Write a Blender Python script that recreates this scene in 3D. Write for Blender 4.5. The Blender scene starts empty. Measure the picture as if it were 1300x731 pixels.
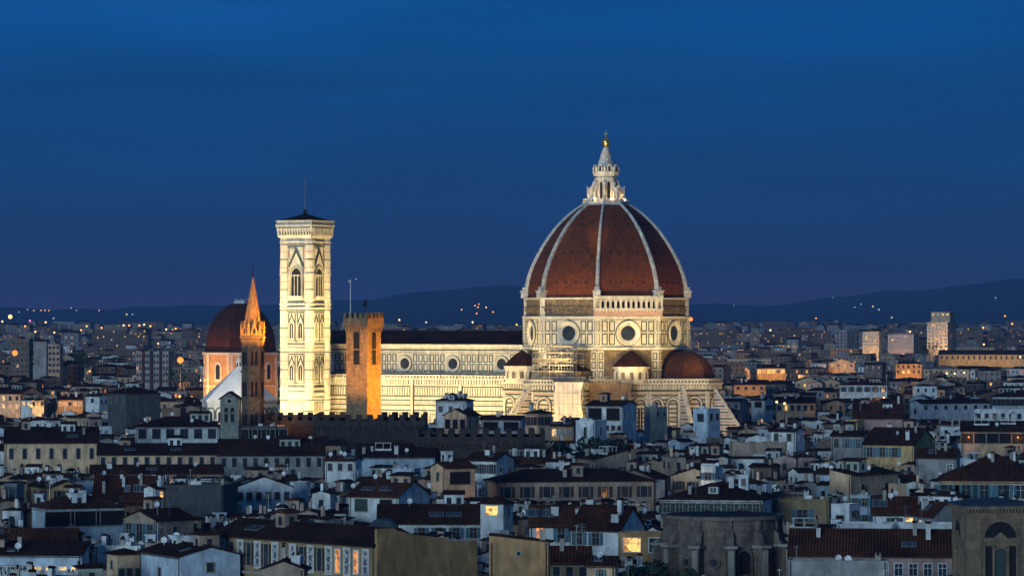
import bpy, math, random
from mathutils import Vector, Matrix
R = math.radians
sc = bpy.context.scene
col = sc.collection
FOC, CZ, HY, CX = 4875.0, 55.0, 405.0, 650.0      # focal length in photo pixels, eye height, horizon row, centre column

# ------------------------------------------------------------------ camera, sky, sun, exposure
cam = bpy.data.objects.new('camera', bpy.data.cameras.new('camera'))
col.objects.link(cam); sc.camera = cam
cam.data.sensor_width = 36.0
cam.data.lens = 36.0 * FOC / 1300.0
cam.data.clip_start = 1.0; cam.data.clip_end = 60000.0
cam.location = (0, 0, CZ)
cam.rotation_euler = (R(90) + math.atan((HY - 365.5) / FOC), 0, 0)

SUN_EL, SUN_AZ = 4.5, 28.0                        # light comes from behind the camera, to its left
w = bpy.data.worlds.new('World'); sc.world = w; w.use_nodes = True
nt = w.node_tree; N = nt.nodes; LK = nt.links
bg = N['Background']
sky = N.new('ShaderNodeTexSky'); sky.sky_type = 'NISHITA'; sky.sun_disc = False
sky.sun_elevation = R(1.0); sky.sun_rotation = R(180 + SUN_AZ)
tc = N.new('ShaderNodeTexCoord'); sep = N.new('ShaderNodeSeparateXYZ')
LK.new(tc.outputs['Generated'], sep.inputs[0])
mr = N.new('ShaderNodeMapRange'); mr.inputs[1].default_value = -0.02; mr.inputs[2].default_value = 1.0
mp = N.new('ShaderNodeMapping'); mp.inputs['Scale'].default_value = (3.2, 3.2, 26)
nz = N.new('ShaderNodeTexNoise'); nz.inputs['Scale'].default_value = 3.0; nz.inputs['Detail'].default_value = 5; nz.inputs['Roughness'].default_value = .55
LK.new(tc.outputs['Generated'], mp.inputs[0]); LK.new(mp.outputs[0], nz.inputs['Vector'])
warp = N.new('ShaderNodeMath'); warp.operation = 'MULTIPLY_ADD'; warp.inputs[1].default_value = 0.020; warp.inputs[2].default_value = -0.010
LK.new(nz.outputs['Fac'], warp.inputs[0])
addz = N.new('ShaderNodeMath'); addz.operation = 'ADD'
LK.new(sep.outputs[2], addz.inputs[0]); LK.new(warp.outputs[0], addz.inputs[1])
LK.new(addz.outputs[0], mr.inputs[0])
rp = N.new('ShaderNodeValToRGB'); LK.new(mr.outputs[0], rp.inputs[0])
def zpos(z): return (z + 0.02) / 1.02
stops = [(0.0, (.046, .040, .098)), (0.012, (.021, .041, .112)), (0.0215, (.0075, .045, .134)), (0.05, (.0012, .048, .163)),
         (0.082, (.0004, .060, .219)), (0.2, (.008, .052, .15)), (0.6, (.018, .058, .14)), (1.0, (.022, .060, .135))]
el = rp.color_ramp.elements
el[0].position = zpos(stops[0][0]); el[0].color = (*stops[0][1], 1)
el[1].position = 1.0; el[1].color = (*stops[-1][1], 1)
for z, c in stops[1:-1]:
    e = el.new(zpos(z)); e.color = (*c, 1)
cl = N.new('ShaderNodeMapRange'); cl.inputs[1].default_value = .36; cl.inputs[2].default_value = .68; cl.inputs[3].default_value = .89; cl.inputs[4].default_value = 1.11
LK.new(nz.outputs['Fac'], cl.inputs[0])
mul = N.new('ShaderNodeVectorMath'); mul.operation = 'SCALE'
LK.new(rp.outputs[0], mul.inputs[0]); LK.new(cl.outputs[0], mul.inputs['Scale'])
sk = N.new('ShaderNodeVectorMath'); sk.operation = 'SCALE'; sk.inputs['Scale'].default_value = 0.0002
LK.new(sky.outputs[0], sk.inputs[0])
ad = N.new('ShaderNodeVectorMath'); ad.operation = 'ADD'
LK.new(mul.outputs[0], ad.inputs[0]); LK.new(sk.outputs[0], ad.inputs[1])
LK.new(ad.outputs[0], bg.inputs[0]); bg.inputs[1].default_value = 1.0

sd = bpy.data.lights.new('sun', 'SUN'); sd.energy = 1.5; sd.angle = R(24); sd.color = (.60, .83, 1.0)
so = bpy.data.objects.new('sun', sd); col.objects.link(so)
so.rotation_euler = (R(90 - SUN_EL), 0, R(-SUN_AZ))

sc.view_settings.view_transform = 'Standard'; sc.view_settings.look = 'None'
sc.view_settings.exposure = 0.62; sc.view_settings.gamma = 1.0; sc.view_settings.use_curve_mapping = False
sc.cycles.use_denoising = True
sc.cycles.max_bounces = 4; sc.cycles.diffuse_bounces = 2; sc.cycles.glossy_bounces = 2; sc.cycles.volume_bounces = 0
sc.cycles.sample_clamp_indirect = 3.0

# ------------------------------------------------------------------ helpers
def px2w(px, py, Y):
    return Vector(((px - CX) / FOC * Y, Y, CZ + (HY - py) / FOC * Y))
def w2px(p):
    return CX + p[0] * FOC / p[1], HY + (CZ - p[2]) * FOC / p[1]

def tag(o, label=None, cat=None, group=None, kind=None):
    if label: o['label'] = label
    if cat: o['category'] = cat
    if group: o['group'] = group
    if kind: o['kind'] = kind
    return o
def thing(name, label, cat, loc=(0, 0, 0), rz=0.0, group=None):
    o = bpy.data.objects.new(name, None); col.objects.link(o)
    o.empty_display_size = .5
    o.location = loc; o.rotation_euler = (0, 0, rz)
    return tag(o, label, cat, group)

class MB:
    def __init__(s): s.v = []; s.f = []; s.m = []
    def add(s, vs, fs, m=0):
        b = len(s.v); s.v.extend(tuple(v) for v in vs)
        for f in fs: s.f.append(tuple(b + i for i in f)); s.m.append(m)
    def box(s, x0, x1, y0, y1, z0, z1, m=0):
        s.add([(x0,y0,z0),(x1,y0,z0),(x1,y1,z0),(x0,y1,z0),(x0,y0,z1),(x1,y0,z1),(x1,y1,z1),(x0,y1,z1)],
              [(0,3,2,1),(4,5,6,7),(0,1,5,4),(1,2,6,5),(2,3,7,6),(3,0,4,7)], m)
    def ext(s, pts, off, m=0):
        n = len(pts); o = Vector(off)
        P = [Vector(p) for p in pts]
        s.add(P + [p + o for p in P], [tuple(range(n)), tuple(range(2*n-1, n-1, -1))] +
              [(i, i + n, (i+1) % n + n, (i+1) % n) for i in range(n)], m)
    def poly(s, pts, m=0): s.add(pts, [tuple(range(len(pts)))], m)
    def prism(s, pts2, z0, z1, m=0, top=None):
        n = len(pts2); t = top or pts2
        s.add([(x,y,z0) for x,y in pts2] + [(x,y,z1) for x,y in t],
              [tuple(range(n-1,-1,-1)), tuple(range(n, 2*n))] + [(i,(i+1)%n,(i+1)%n+n,i+n) for i in range(n)], m)
    def lathe(s, prof, n=12, c=(0,0), m=0, a0=0.0):
        vs = []; fs = []
        for r, z in prof:
            for k in range(n):
                a = a0 + 2*math.pi*k/n; vs.append((c[0]+r*math.cos(a), c[1]+r*math.sin(a), z))
        for i in range(len(prof)-1):
            for k in range(n):
                k2 = (k+1) % n; fs.append((i*n+k, i*n+k2, (i+1)*n+k2, (i+1)*n+k))
        fs.append(tuple(range(n-1,-1,-1))); fs.append(tuple((len(prof)-1)*n+k for k in range(n)))
        s.add(vs, fs, m)
    def tube(s, a, b, r, n=5, m=0, r2=None):
        a = Vector(a); b = Vector(b); d = (b-a).normalized()
        u = d.orthogonal().normalized(); v = d.cross(u); r2 = r if r2 is None else r2
        vs = [a + (u*math.cos(t)+v*math.sin(t))*r for t in [2*math.pi*k/n for k in range(n)]] + \
             [b + (u*math.cos(t)+v*math.sin(t))*r2 for t in [2*math.pi*k/n for k in range(n)]]
        s.add(vs, [(k,(k+1)%n,(k+1)%n+n,k+n) for k in range(n)] + [tuple(range(n-1,-1,-1)), tuple(range(n,2*n))], m)
    def sphere(s, c, r, n=8, m=0, sq=1.0):
        prof = [(max(r*math.sin(math.pi*i/n), .001), c[2] - r*sq*math.cos(math.pi*i/n)) for i in range(n+1)]
        s.lathe(prof, n*2, (c[0], c[1]), m)
    def mesh(s, name, mats, smooth=False):
        me = bpy.data.meshes.new(name); me.from_pydata(s.v, [], s.f)
        for q in (mats if isinstance(mats, (list, tuple)) else [mats]): me.materials.append(q)
        me.polygons.foreach_set('material_index', s.m)
        if smooth: me.polygons.foreach_set('use_smooth', [True]*len(s.f))
        me.update(); return me
    def build(s, name, mats, parent=None, loc=(0,0,0), rz=0.0, smooth=False):
        return link(name, s.mesh(name, mats, smooth), parent, loc, rz)
def link(name, me, parent=None, loc=(0,0,0), rz=0.0):
    o = bpy.data.objects.new(name, me); col.objects.link(o)
    if parent: o.parent = parent
    o.location = loc; o.rotation_euler = (0, 0, rz)
    return o

class Face:                       # a wall plane: u along it, z up, d outwards
    def __init__(s, o, u, n): s.o = Vector(o); s.u = Vector(u).normalized(); s.n = Vector(n).normalized()
    def p(s, u, z, d=0.0): return s.o + s.u*u + s.n*d + Vector((0,0,z))
    def box(s, mb, u0, u1, z0, z1, d0, d1, m=0):
        mb.ext([s.p(u0,z0,d1), s.p(u1,z0,d1), s.p(u1,z1,d1), s.p(u0,z1,d1)], s.n*(d0-d1), m)
    def frame(s, mb, u0, u1, z0, z1, t, d, m=0):
        s.box(mb, u0, u0+t, z0, z1, -.05, d, m); s.box(mb, u1-t, u1, z0, z1, -.05, d, m)
        s.box(mb, u0+t, u1-t, z0, z0+t, -.05, d, m); s.box(mb, u0+t, u1-t, z1-t, z1, -.05, d, m)
    def archpts(s, uc, wd, z0, zs, k=1.0, n=8):       # k: rise of the arch over half its width
        h = wd/2
        if k <= 1.01:
            arc = [(uc + h*math.cos(math.pi*i/n), zs + h*k*math.sin(math.pi*i/n)) for i in range(n+1)]
        else:                                          # pointed
            rr = (h*h + (h*k)**2) / (2*h); a = math.atan2(h*k, rr - h); q = n//2
            right = [(uc + h - rr + rr*math.cos(a*i/q), zs + rr*math.sin(a*i/q)) for i in range(q+1)]
            arc = right + [(2*uc - x, z) for x, z in reversed(right[:-1])]
        return [(uc-h, z0), (uc+h, z0)] + arc
    def arch(s, mb, uc, wd, z0, zs, d0, d1, m=0, k=1.0):
        mb.ext([s.p(a, b, d1) for a, b in s.archpts(uc, wd, z0, zs, k)], s.n*(d0-d1), m)
    def archring(s, mb, uc, wd, t, z0, zs, d0, d1, m=0, k=1.0):
        a = s.archpts(uc, wd, z0, zs, k)[1:]; b = s.archpts(uc, wd+2*t, z0, zs, k)[1:]
        a.append((uc-wd/2, z0)); b.append((uc-wd/2-t, z0))
        for i in range(len(a)-1):
            mb.ext([s.p(*a[i], d1), s.p(*b[i], d1), s.p(*b[i+1], d1), s.p(*a[i+1], d1)], s.n*(d0-d1), m)
    def disc(s, mb, uc, zc, r, d0, d1, m=0, n=20):
        mb.ext([s.p(uc+r*math.cos(2*math.pi*i/n), zc+r*math.sin(2*math.pi*i/n), d1) for i in range(n)], s.n*(d0-d1), m)
    def ring(s, mb, uc, zc, r0, r1, di, d1, m=0, n=24):  # splayed ring: deep at r0, proud at r1
        def q(r, d): return [s.p(uc+r*math.cos(2*math.pi*i/n), zc+r*math.sin(2*math.pi*i/n), d) for i in range(n)]
        A, B, Cc, D = q(r0, di), q(r1-.35, d1), q(r1, d1), q(r1, -.05)
        vs = A + B + Cc + D; fs = []
        for k in range(3):
            for i in range(n): fs.append((k*n+i, k*n+(i+1)%n, (k+1)*n+(i+1)%n, (k+1)*n+i))
        mb.add(vs, fs, m)

def octa(r, n=8, a0=22.5, c=(0,0)): return [(c[0]+r*math.cos(R(a0+360*k/n)), c[1]+r*math.sin(R(a0+360*k/n))) for k in range(n)]
def octface(ang, apo, c=(0,0)):   # wall plane of a regular polygon, facing angle ang
    n = Vector((math.cos(R(ang)), math.sin(R(ang)), 0)); u = Vector((-n.y, n.x, 0))
    return Face(Vector((c[0], c[1], 0)) + n*apo, u, n)

# ------------------------------------------------------------------ materials
MATS = {}
def mat(name, c, c2=None, scale=.6, rough=.85, bump=0.0, bscale=None, fine=None, metal=0.0, spec=.3, detail=6, band=None):
    if name in MATS: return MATS[name]
    m = bpy.data.materials.new(name); m.use_nodes = True; t = m.node_tree; n = t.nodes; l = t.links
    b = n['Principled BSDF']; b.inputs['Roughness'].default_value = rough; b.inputs['Metallic'].default_value = metal
    b.inputs['Specular IOR Level'].default_value = spec
    g = n.new('ShaderNodeNewGeometry')
    c2 = c2 or tuple(x*.72 for x in c)
    nz = n.new('ShaderNodeTexNoise'); nz.inputs['Scale'].default_value = scale; nz.inputs['Detail'].default_value = detail; nz.inputs['Roughness'].default_value = .62
    l.new(g.outputs['Position'], nz.inputs['Vector'])
    r = n.new('ShaderNodeValToRGB'); r.color_ramp.elements[0].position = .36; r.color_ramp.elements[1].position = .66
    r.color_ramp.elements[0].color = (*c2, 1); r.color_ramp.elements[1].color = (*c, 1)
    l.new(nz.outputs['Fac'], r.inputs[0]); out = r.outputs[0]
    if fine:                                          # streaks of dirt running down the wall
        mp = n.new('ShaderNodeMapping'); mp.inputs['Scale'].default_value = (.9, .9, .3)
        l.new(g.outputs['Position'], mp.inputs[0])
        n2 = n.new('ShaderNodeTexNoise'); n2.inputs['Scale'].default_value = 1.0; n2.inputs['Detail'].default_value = 7
        l.new(mp.outputs[0], n2.inputs['Vector'])
        r2 = n.new('ShaderNodeMapRange'); r2.inputs[1].default_value = .35; r2.inputs[2].default_value = .6; r2.inputs[3].default_value = fine; r2.inputs[4].default_value = 1
        l.new(n2.outputs['Fac'], r2.inputs[0])
        mx = n.new('ShaderNodeVectorMath'); mx.operation = 'SCALE'
        l.new(out, mx.inputs[0]); l.new(r2.outputs[0], mx.inputs['Scale']); out = mx.outputs[0]
    if band:                                          # courses of stone or rows of tile: (rows per metre, width ratio, mortar darkness)
        bt = n.new('ShaderNodeTexBrick'); bt.inputs['Scale'].default_value = 1.0
        bt.inputs['Row Height'].default_value = band[0]; bt.inputs['Brick Width'].default_value = band[1]
        bt.inputs['Mortar Size'].default_value = band[0]*.09
        bt.inputs['Color1'].default_value = (1,1,1,1); bt.inputs['Color2'].default_value = (band[2],)*3 + (1,); bt.inputs['Mortar'].default_value = (band[3],)*3 + (1,)
        sx = n.new('ShaderNodeSeparateXYZ'); cx = n.new('ShaderNodeCombineXYZ'); ax = n.new('ShaderNodeMath'); ax.operation = 'ADD'
        l.new(g.outputs['Position'], sx.inputs[0]); l.new(sx.outputs[0], ax.inputs[0]); l.new(sx.outputs[1], ax.inputs[1])
        l.new(ax.outputs[0], cx.inputs[0]); l.new(sx.outputs[2], cx.inputs[1]); l.new(cx.outputs[0], bt.inputs['Vector'])
        mx = n.new('ShaderNodeVectorMath'); mx.operation = 'MULTIPLY'
        l.new(out, mx.inputs[0]); l.new(bt.outputs['Color'], mx.inputs[1]); out = mx.outputs[0]
    l.new(out, b.inputs['Base Color'])
    if bump:
        bp = n.new('ShaderNodeBump'); bp.inputs['Strength'].default_value = bump; bp.inputs['Distance'].default_value = .25
        n3 = n.new('ShaderNodeTexNoise'); n3.inputs['Scale'].default_value = bscale or 3.0; n3.inputs['Detail'].default_value = 4
        l.new(g.outputs['Position'], n3.inputs['Vector']); l.new(n3.outputs['Fac'], bp.inputs['Height']); l.new(bp.outputs[0], b.inputs['Normal'])
    MATS[name] = m; return m
def emit(name, c, s, vary=False):
    if name in MATS: return MATS[name]
    m = bpy.data.materials.new(name); m.use_nodes = True; n = m.node_tree.nodes; l = m.node_tree.links
    b = n['Principled BSDF']; b.inputs['Base Color'].default_value = (.1,.1,.1,1)
    b.inputs['Emission Color'].default_value = (*c, 1); b.inputs['Emission Strength'].default_value = s
    if vary:                                          # curtains, furniture and lampshades seen through the lit pane
        g = n.new('ShaderNodeNewGeometry'); v = n.new('ShaderNodeTexVoronoi'); v.inputs['Scale'].default_value = 1.6
        l.new(g.outputs['Position'], v.inputs['Vector'])
        r = n.new('ShaderNodeValToRGB'); r.color_ramp.elements[0].color = (c[0]*.25, c[1]*.16, c[2]*.1, 1); r.color_ramp.elements[1].color = (*c, 1)
        r.color_ramp.elements[0].position = .12; r.color_ramp.elements[1].position = .62
        sxx = n.new('ShaderNodeSeparateXYZ'); l.new(v.outputs['Color'], sxx.inputs[0])
        l.new(sxx.outputs[0], r.inputs[0]); l.new(r.outputs[0], b.inputs['Emission Color'])
    MATS[name] = m; return m

WALLC = {'white': (.84,.87,.86), 'cream': (.80,.55,.34), 'ochre': (.47,.28,.13), 'tan': (.45,.335,.25), 'grey': (.36,.345,.34), 'pink': (.48,.33,.29),
         'blue': (.56,.68,.78), 'olive': (.36,.26,.135), 'brown': (.23,.155,.11), 'stone': (.27,.22,.165), 'dark': (.10,.10,.105), 'yellow': (.66,.44,.20), 'sage': (.45,.47,.40)}
WORD = {'white': 'white', 'cream': 'cream', 'ochre': 'ochre', 'tan': 'tan', 'grey': 'grey', 'pink': 'pinkish', 'blue': 'pale blue', 'olive': 'olive', 'brown': 'brown',
        'stone': 'stone coloured', 'dark': 'dark grey', 'yellow': 'yellow', 'sage': 'sage green'}
def wallm(k):
    c = WALLC[k]
    return mat('plaster_' + k, c, tuple(x*.64 for x in c), scale=.3, fine=.68, rough=.9, bump=.15, bscale=2.5)
def roofm(k):
    nm = 'roof_tiles_%d' % k
    if nm in MATS: return MATS[nm]
    m = mat(nm, [(.062,.023,.012), (.046,.018,.011), (.085,.030,.015)][k], [(.028,.011,.007), (.021,.009,.0065), (.042,.015,.009)][k], scale=.8, rough=.92, spec=.1, detail=10)
    t = m.node_tree; n = t.nodes; l = t.links; b = n['Principled BSDF']; src = b.inputs['Base Color'].links[0].from_socket
    g = n.new('ShaderNodeNewGeometry')                 # channels of the tiles run down the slope
    cr = n.new('ShaderNodeVectorMath'); cr.operation = 'CROSS_PRODUCT'; cr.inputs[1].default_value = (0,0,1); l.new(g.outputs['True Normal'], cr.inputs[0])
    no = n.new('ShaderNodeVectorMath'); no.operation = 'NORMALIZE'; l.new(cr.outputs[0], no.inputs[0])
    dt = n.new('ShaderNodeVectorMath'); dt.operation = 'DOT_PRODUCT'; l.new(no.outputs[0], dt.inputs[0]); l.new(g.outputs['Position'], dt.inputs[1])
    sc_ = n.new('ShaderNodeMath'); sc_.operation = 'MULTIPLY'; sc_.inputs[1].default_value = 2*math.pi/.46; l.new(dt.outputs['Value'], sc_.inputs[0])
    sn = n.new('ShaderNodeMath'); sn.operation = 'SINE'; l.new(sc_.outputs[0], sn.inputs[0])
    mr_ = n.new('ShaderNodeMapRange'); mr_.inputs[1].default_value = -1; mr_.inputs[3].default_value = .62; mr_.inputs[4].default_value = 1.3; l.new(sn.outputs[0], mr_.inputs[0])
    n2 = n.new('ShaderNodeTexNoise'); n2.inputs['Scale'].default_value = .16; n2.inputs['Detail'].default_value = 8; l.new(g.outputs['Position'], n2.inputs['Vector'])
    m2 = n.new('ShaderNodeMapRange'); m2.inputs[1].default_value = .38; m2.inputs[2].default_value = .66; m2.inputs[3].default_value = .65; m2.inputs[4].default_value = 1.55; l.new(n2.outputs['Fac'], m2.inputs[0])
    mm = n.new('ShaderNodeMath'); mm.operation = 'MULTIPLY'; l.new(mr_.outputs[0], mm.inputs[0]); l.new(m2.outputs[0], mm.inputs[1])
    vs = n.new('ShaderNodeVectorMath'); vs.operation = 'SCALE'; l.new(src, vs.inputs[0]); l.new(mm.outputs[0], vs.inputs['Scale']); l.new(vs.outputs[0], b.inputs['Base Color'])
    bp = n.new('ShaderNodeBump'); bp.inputs['Strength'].default_value = .7; bp.inputs['Distance'].default_value = .1; l.new(sn.outputs[0], bp.inputs['Height']); l.new(bp.outputs[0], b.inputs['Normal'])
    return m
M_pane = mat('window_glass', (.035,.045,.06), (.02,.025,.035), rough=.12, spec=.6)
M_dark = mat('dark_opening', (.012,.012,.015), rough=.9)
M_shut = mat('green_shutter', (.035,.06,.055), rough=.7)
M_shutb = mat('blue_shutter', (.07,.17,.22), rough=.7)
M_shutbr = mat('brown_shutter', (.06,.04,.028), rough=.7)
M_wf = mat('white_frame', (.7,.7,.68), rough=.6)
M_stonetrim = mat('stone_trim', (.34,.30,.25), rough=.85)
M_chim = mat('chimney_plaster', (.40,.36,.31), rough=.9, fine=.6)
M_chimw = mat('chimney_white', (.70,.70,.68), rough=.9, fine=.7)
M_dish = mat('dish_enamel', (.78,.79,.8), (.7,.7,.7), rough=.4)
M_metal = mat('grey_metal', (.32,.33,.34), rough=.45, metal=.6)
M_slate = mat('slate_blue', (.055,.075,.10), (.03,.042,.06), rough=.8, scale=.8, spec=.12)
M_tarp = mat('blue_sheet', (.26,.40,.55), (.16,.27,.40), rough=.5, scale=.8)
M_lit = emit('lit_window', (1.0, .56, .13), 1.0, True)
M_lit2 = emit('lit_window_amber', (1.0, .36, .05), .65, True)
M_leaf = mat('leaves', (.05,.075,.03), (.025,.04,.018), scale=1.2, rough=.8)
M_bark = mat('bark', (.08,.06,.045), rough=.95)
# ------------------------------------------------------------------ the setting: ground, hills
SIL = [(-900,386),(-300,386),(0,390),(150,391),(350,391),(450,384),(560,372),(640,362),(720,368),(800,379),(880,390),(960,391),(1060,382),(1150,372),(1230,363),(1300,356),(1600,346),(2200,356)]
def sil(px):
    for (a, b), (c, d) in zip(SIL, SIL[1:]):
        if px <= c: t = max(0, (px-a)/(c-a)); t = t*t*(3-2*t); return b + (d-b)*t
    return SIL[-1][1]
def hill_z(X, Y):
    if Y < 9000: return 0.0
    px = CX + X*FOC/Y
    t = min(1, (Y-9000)/13000); t = t*t*(3-2*t)
    top = CZ + (HY - sil(px))/FOC*22000
    wob = 14*math.sin(X*.0023+Y*.0008)+9*math.sin(X*.0061-Y*.0017)+5*math.sin(X*.013+Y*.004)
    return max(0.0, top*t + wob*t)
g = MB(); g.add([(-9500,-400,0),(9500,-400,0),(9500,25500,0),(-9500,25500,0)], [(0,1,2,3)])
tag(g.build('ground', mat('asphalt_ground', (.045,.043,.042), (.03,.03,.032), scale=.05)), kind='structure')
g = MB(); nx, ny = 200, 34
for j in range(ny+1):
    for i in range(nx+1):
        Y = 9050 + 15000*j/ny; px = -700 + 2700*i/nx; X = (px-CX)/FOC*Y
        z = hill_z(X, Y) if Y <= 22200 else hill_z(X, 22000) * (1 - (Y-22200)/5000)
        g.v.append((X, Y, z - 3))
for j in range(ny):
    for i in range(nx): a = j*(nx+1)+i; g.f.append((a, a+1, a+nx+2, a+nx+1)); g.m.append(0)
tag(g.build('hills', mat('wooded_hill', (.085,.10,.075), (.05,.06,.045), scale=.006, rough=1), smooth=True), kind='structure')

# ------------------------------------------------------------------ materials of the monuments
M_marble = mat('white_marble', (.70,.66,.58), (.56,.52,.45), scale=.5, rough=.55, fine=.72)
M_green = mat('green_marble', (.055,.075,.06), (.035,.045,.04), scale=1.0, rough=.5)
M_pinkm = mat('pink_marble', (.48,.30,.25), (.38,.24,.2), scale=.9, rough=.55)
M_rough = mat('rough_stone', (.27,.20,.13), (.15,.11,.075), scale=.7, rough=.95, bump=.8, bscale=1.6, fine=.7, band=(.7,1.6,.8,.55))
M_domet = mat('dome_tiles', (.21,.050,.013), (.145,.037,.011), scale=.5, rough=.85, bump=.5, bscale=3, fine=.74, band=(.55,.5,.82,.7))
M_rib = mat('rib_marble', (.72,.68,.62), (.42,.39,.35), scale=.9, rough=.6, fine=.62)
M_naveroof = roofm(1)
M_gold = mat('gilded_copper', (.9,.62,.16), (.8,.5,.12), rough=.3, metal=.9)
M_brickt = mat('tower_masonry', (.42,.27,.14), (.24,.15,.085), scale=1.1, rough=.95, bump=.7, bscale=2.2, fine=.75, band=(.45,.95,.75,.6))
M_badia = mat('bell_tower_stone', (.24,.17,.11), (.14,.10,.07), scale=.9, rough=.95, bump=.6, bscale=2, fine=.75, band=(.5,1.1,.75,.6))
M_spire = mat('spire_stone', (.56,.33,.14), (.40,.22,.09), scale=1, rough=.9, fine=.7, band=(.8,1.5,.85,.7))
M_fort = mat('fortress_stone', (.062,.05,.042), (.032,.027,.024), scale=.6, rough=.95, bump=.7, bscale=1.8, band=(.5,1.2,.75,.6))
M_rot = mat('rotunda_stone', (.24,.19,.15), (.13,.105,.085), scale=.55, rough=.95, bump=.6, bscale=2.5, fine=.6, band=(.42,1.0,.85,.75))
M_arch = mat('ashlar_brown', (.26,.19,.125), (.17,.12,.08), scale=.8, rough=.92, bump=.5, bscale=2.5, fine=.75, band=(.42,.9,.82,.7))

TH = R(-30)
Lc = Vector((30.6, 1250.0, 0))
FL = 2.6
def lamp(name, loc, target, power, colr=(1.0,.80,.46), size=R(95), radius=.6, parent=None):
    d = bpy.data.lights.new(name, 'SPOT'); d.energy = power*FL; d.color = colr; d.spot_size = size; d.spot_blend = .8; d.shadow_soft_size = radius
    o = bpy.data.objects.new(name, d); col.objects.link(o)
    if parent: o.parent = parent
    o.location = loc; o.rotation_euler = (Vector(target)-Vector(loc)).to_track_quat('-Z', 'Y').to_euler()
    return o
def point(loc, power, colr, radius=.5):
    d = bpy.data.lights.new('lamp_or_fill_light', 'POINT'); d.energy = power; d.color = colr; d.shadow_soft_size = radius
    o = bpy.data.objects.new('lamp_or_fill_light', d); col.objects.link(o); o.location = loc; return o

# ------------------------------------------------------------------ the cathedral
cath = thing('cathedral', 'floodlit marble cathedral with a huge red tiled ribbed dome and white lantern', 'cathedral', Lc, TH)
MM = [M_marble, M_green, M_pinkm, M_dark, M_rough]
def bands(mb, F, u0, u1, zs, t=.35, d=.06, m=1):
    for z in zs: F.box(mb, u0, u1, z, z+t, -.05, d, m)
def corbels(mb, F, u0, u1, z0, z1, d, step=1.2, m=0, wd=.5):
    n = int((u1-u0)/step)
    for i in range(n): u = u0 + (i+.5)*(u1-u0)/n; F.box(mb, u-wd/2, u+wd/2, z0, z1, -.05, d, m)
# drum
b = MB(); b.prism(octa(26.4), 0, 45.2, 4)
for k in range(-3, 2):
    F = octface(45*k, 26.4*math.cos(R(22.5)))
    for s in (-1, 1):
        F.box(b, s*9.0-1.0, s*9.0+1.0, 30, 44.9, -.05, .35, 0)
        for zz in (36.2, 39.2, 42.0): F.frame(b, s*9.0-.75, s*9.0+.75, zz, zz+2.3, .3, .42, 1)
b.build('drum_base', MM, cath)
b = MB(); A = 26.9*math.cos(R(22.5))
b.prism(octa(26.9), 46.0, 55.3, 0)
b.prism(octa(27.9), 45.2, 46.0, 0)
b.prism(octa(27.6), 55.3, 55.9, 0)
for k in range(8):
    F = octface(45*k, A)
    bands(b, F, -10.6, 10.6, (46.15, 54.75), .22)
    bands(b, F, -9.3, -4.1, (50.62,), .16); bands(b, F, 4.1, 9.3, (50.62,), .16)
    for s in (-1, 1):
        for c0 in (5.35, 7.75):
            for z0, z1 in ((51.05, 54.45), (46.75, 50.4)): F.frame(b, s*c0-1.0, s*c0+1.0, z0, z1, .38, .07, 1)
        F.box(b, s*9.95-.75, s*9.95+.75, 46.0, 55.3, -.05, .22, 0)
        for z0, z1 in ((51.05, 54.45), (46.75, 50.4)): F.frame(b, s*9.95-.45, s*9.95+.45, z0, z1, .22, .28, 1)
b.build('drum', MM, cath)
for k in range(8):
    F = octface(45*k, A)
    b = MB(); F.ring(b, 0, 50.5, 2.35, 4.0, .06, .75, 0); F.ring(b, 0, 50.5, 3.95, 4.25, .02, .25, 1)
    ow = b.build('oculus', [M_marble, M_green], cath)
    b = MB(); F.disc(b, 0, 50.5, 2.4, -.02, .1, 0); b.build('glass', [M_pane], ow)
b = MB(); b.prism(octa(26.4), 55.9, 61.3, 0); b.prism(octa(27.1), 61.3, 61.9, 1); b.prism(octa(26.9), 58.6, 59.0, 0)
for k in range(8):
    F = octface(45*k, 26.4*math.cos(R(22.5))); corbels(b, F, -9.5, 9.5, 57.5, 58.3, .5, 1.5, 0, .7)
    for s in (-1, 1): F.box(b, s*9.7-.8, s*9.7+.8, 55.9, 61.3, -.05, .4, 1)
b.build('unfinished_band', [M_rough, M_marble], cath)
# the marble gallery on the south-east side
F = octface(-45, 26.4*math.cos(R(22.5))); b = MB()
F.box(b, -11.4, 11.4, 56.0, 57.9, -.05, 1.0, 2); F.box(b, -11.5, 11.5, 57.9, 58.45, -.05, 1.5, 0); corbels(b, F, -11.2, 11.2, 57.35, 57.88, 1.35, 1.1, 0, .4)
for i in range(14): u = -11.1 + i*22.2/13; F.box(b, u-.34, u+.34, 58.45, 61.2, .55, 1.25, 0)
for i in range(13):
    u = -11.1 + (i+.5)*22.2/13
    F.archring(b, u, 1.02, .34, 60.2, 60.25, .6, 1.2, 0)
F.box(b, -11.4, 11.4, 61.2, 62.1, .45, 1.35, 0); F.box(b, -11.5, 11.5, 62.1, 62.4, .3, 1.6, 0)
F.box(b, -11.2, 11.2, 58.45, 61.2, .0, .12, 3)
b.build('gallery', [M_marble, M_green, M_pinkm, M_dark], cath)
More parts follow.
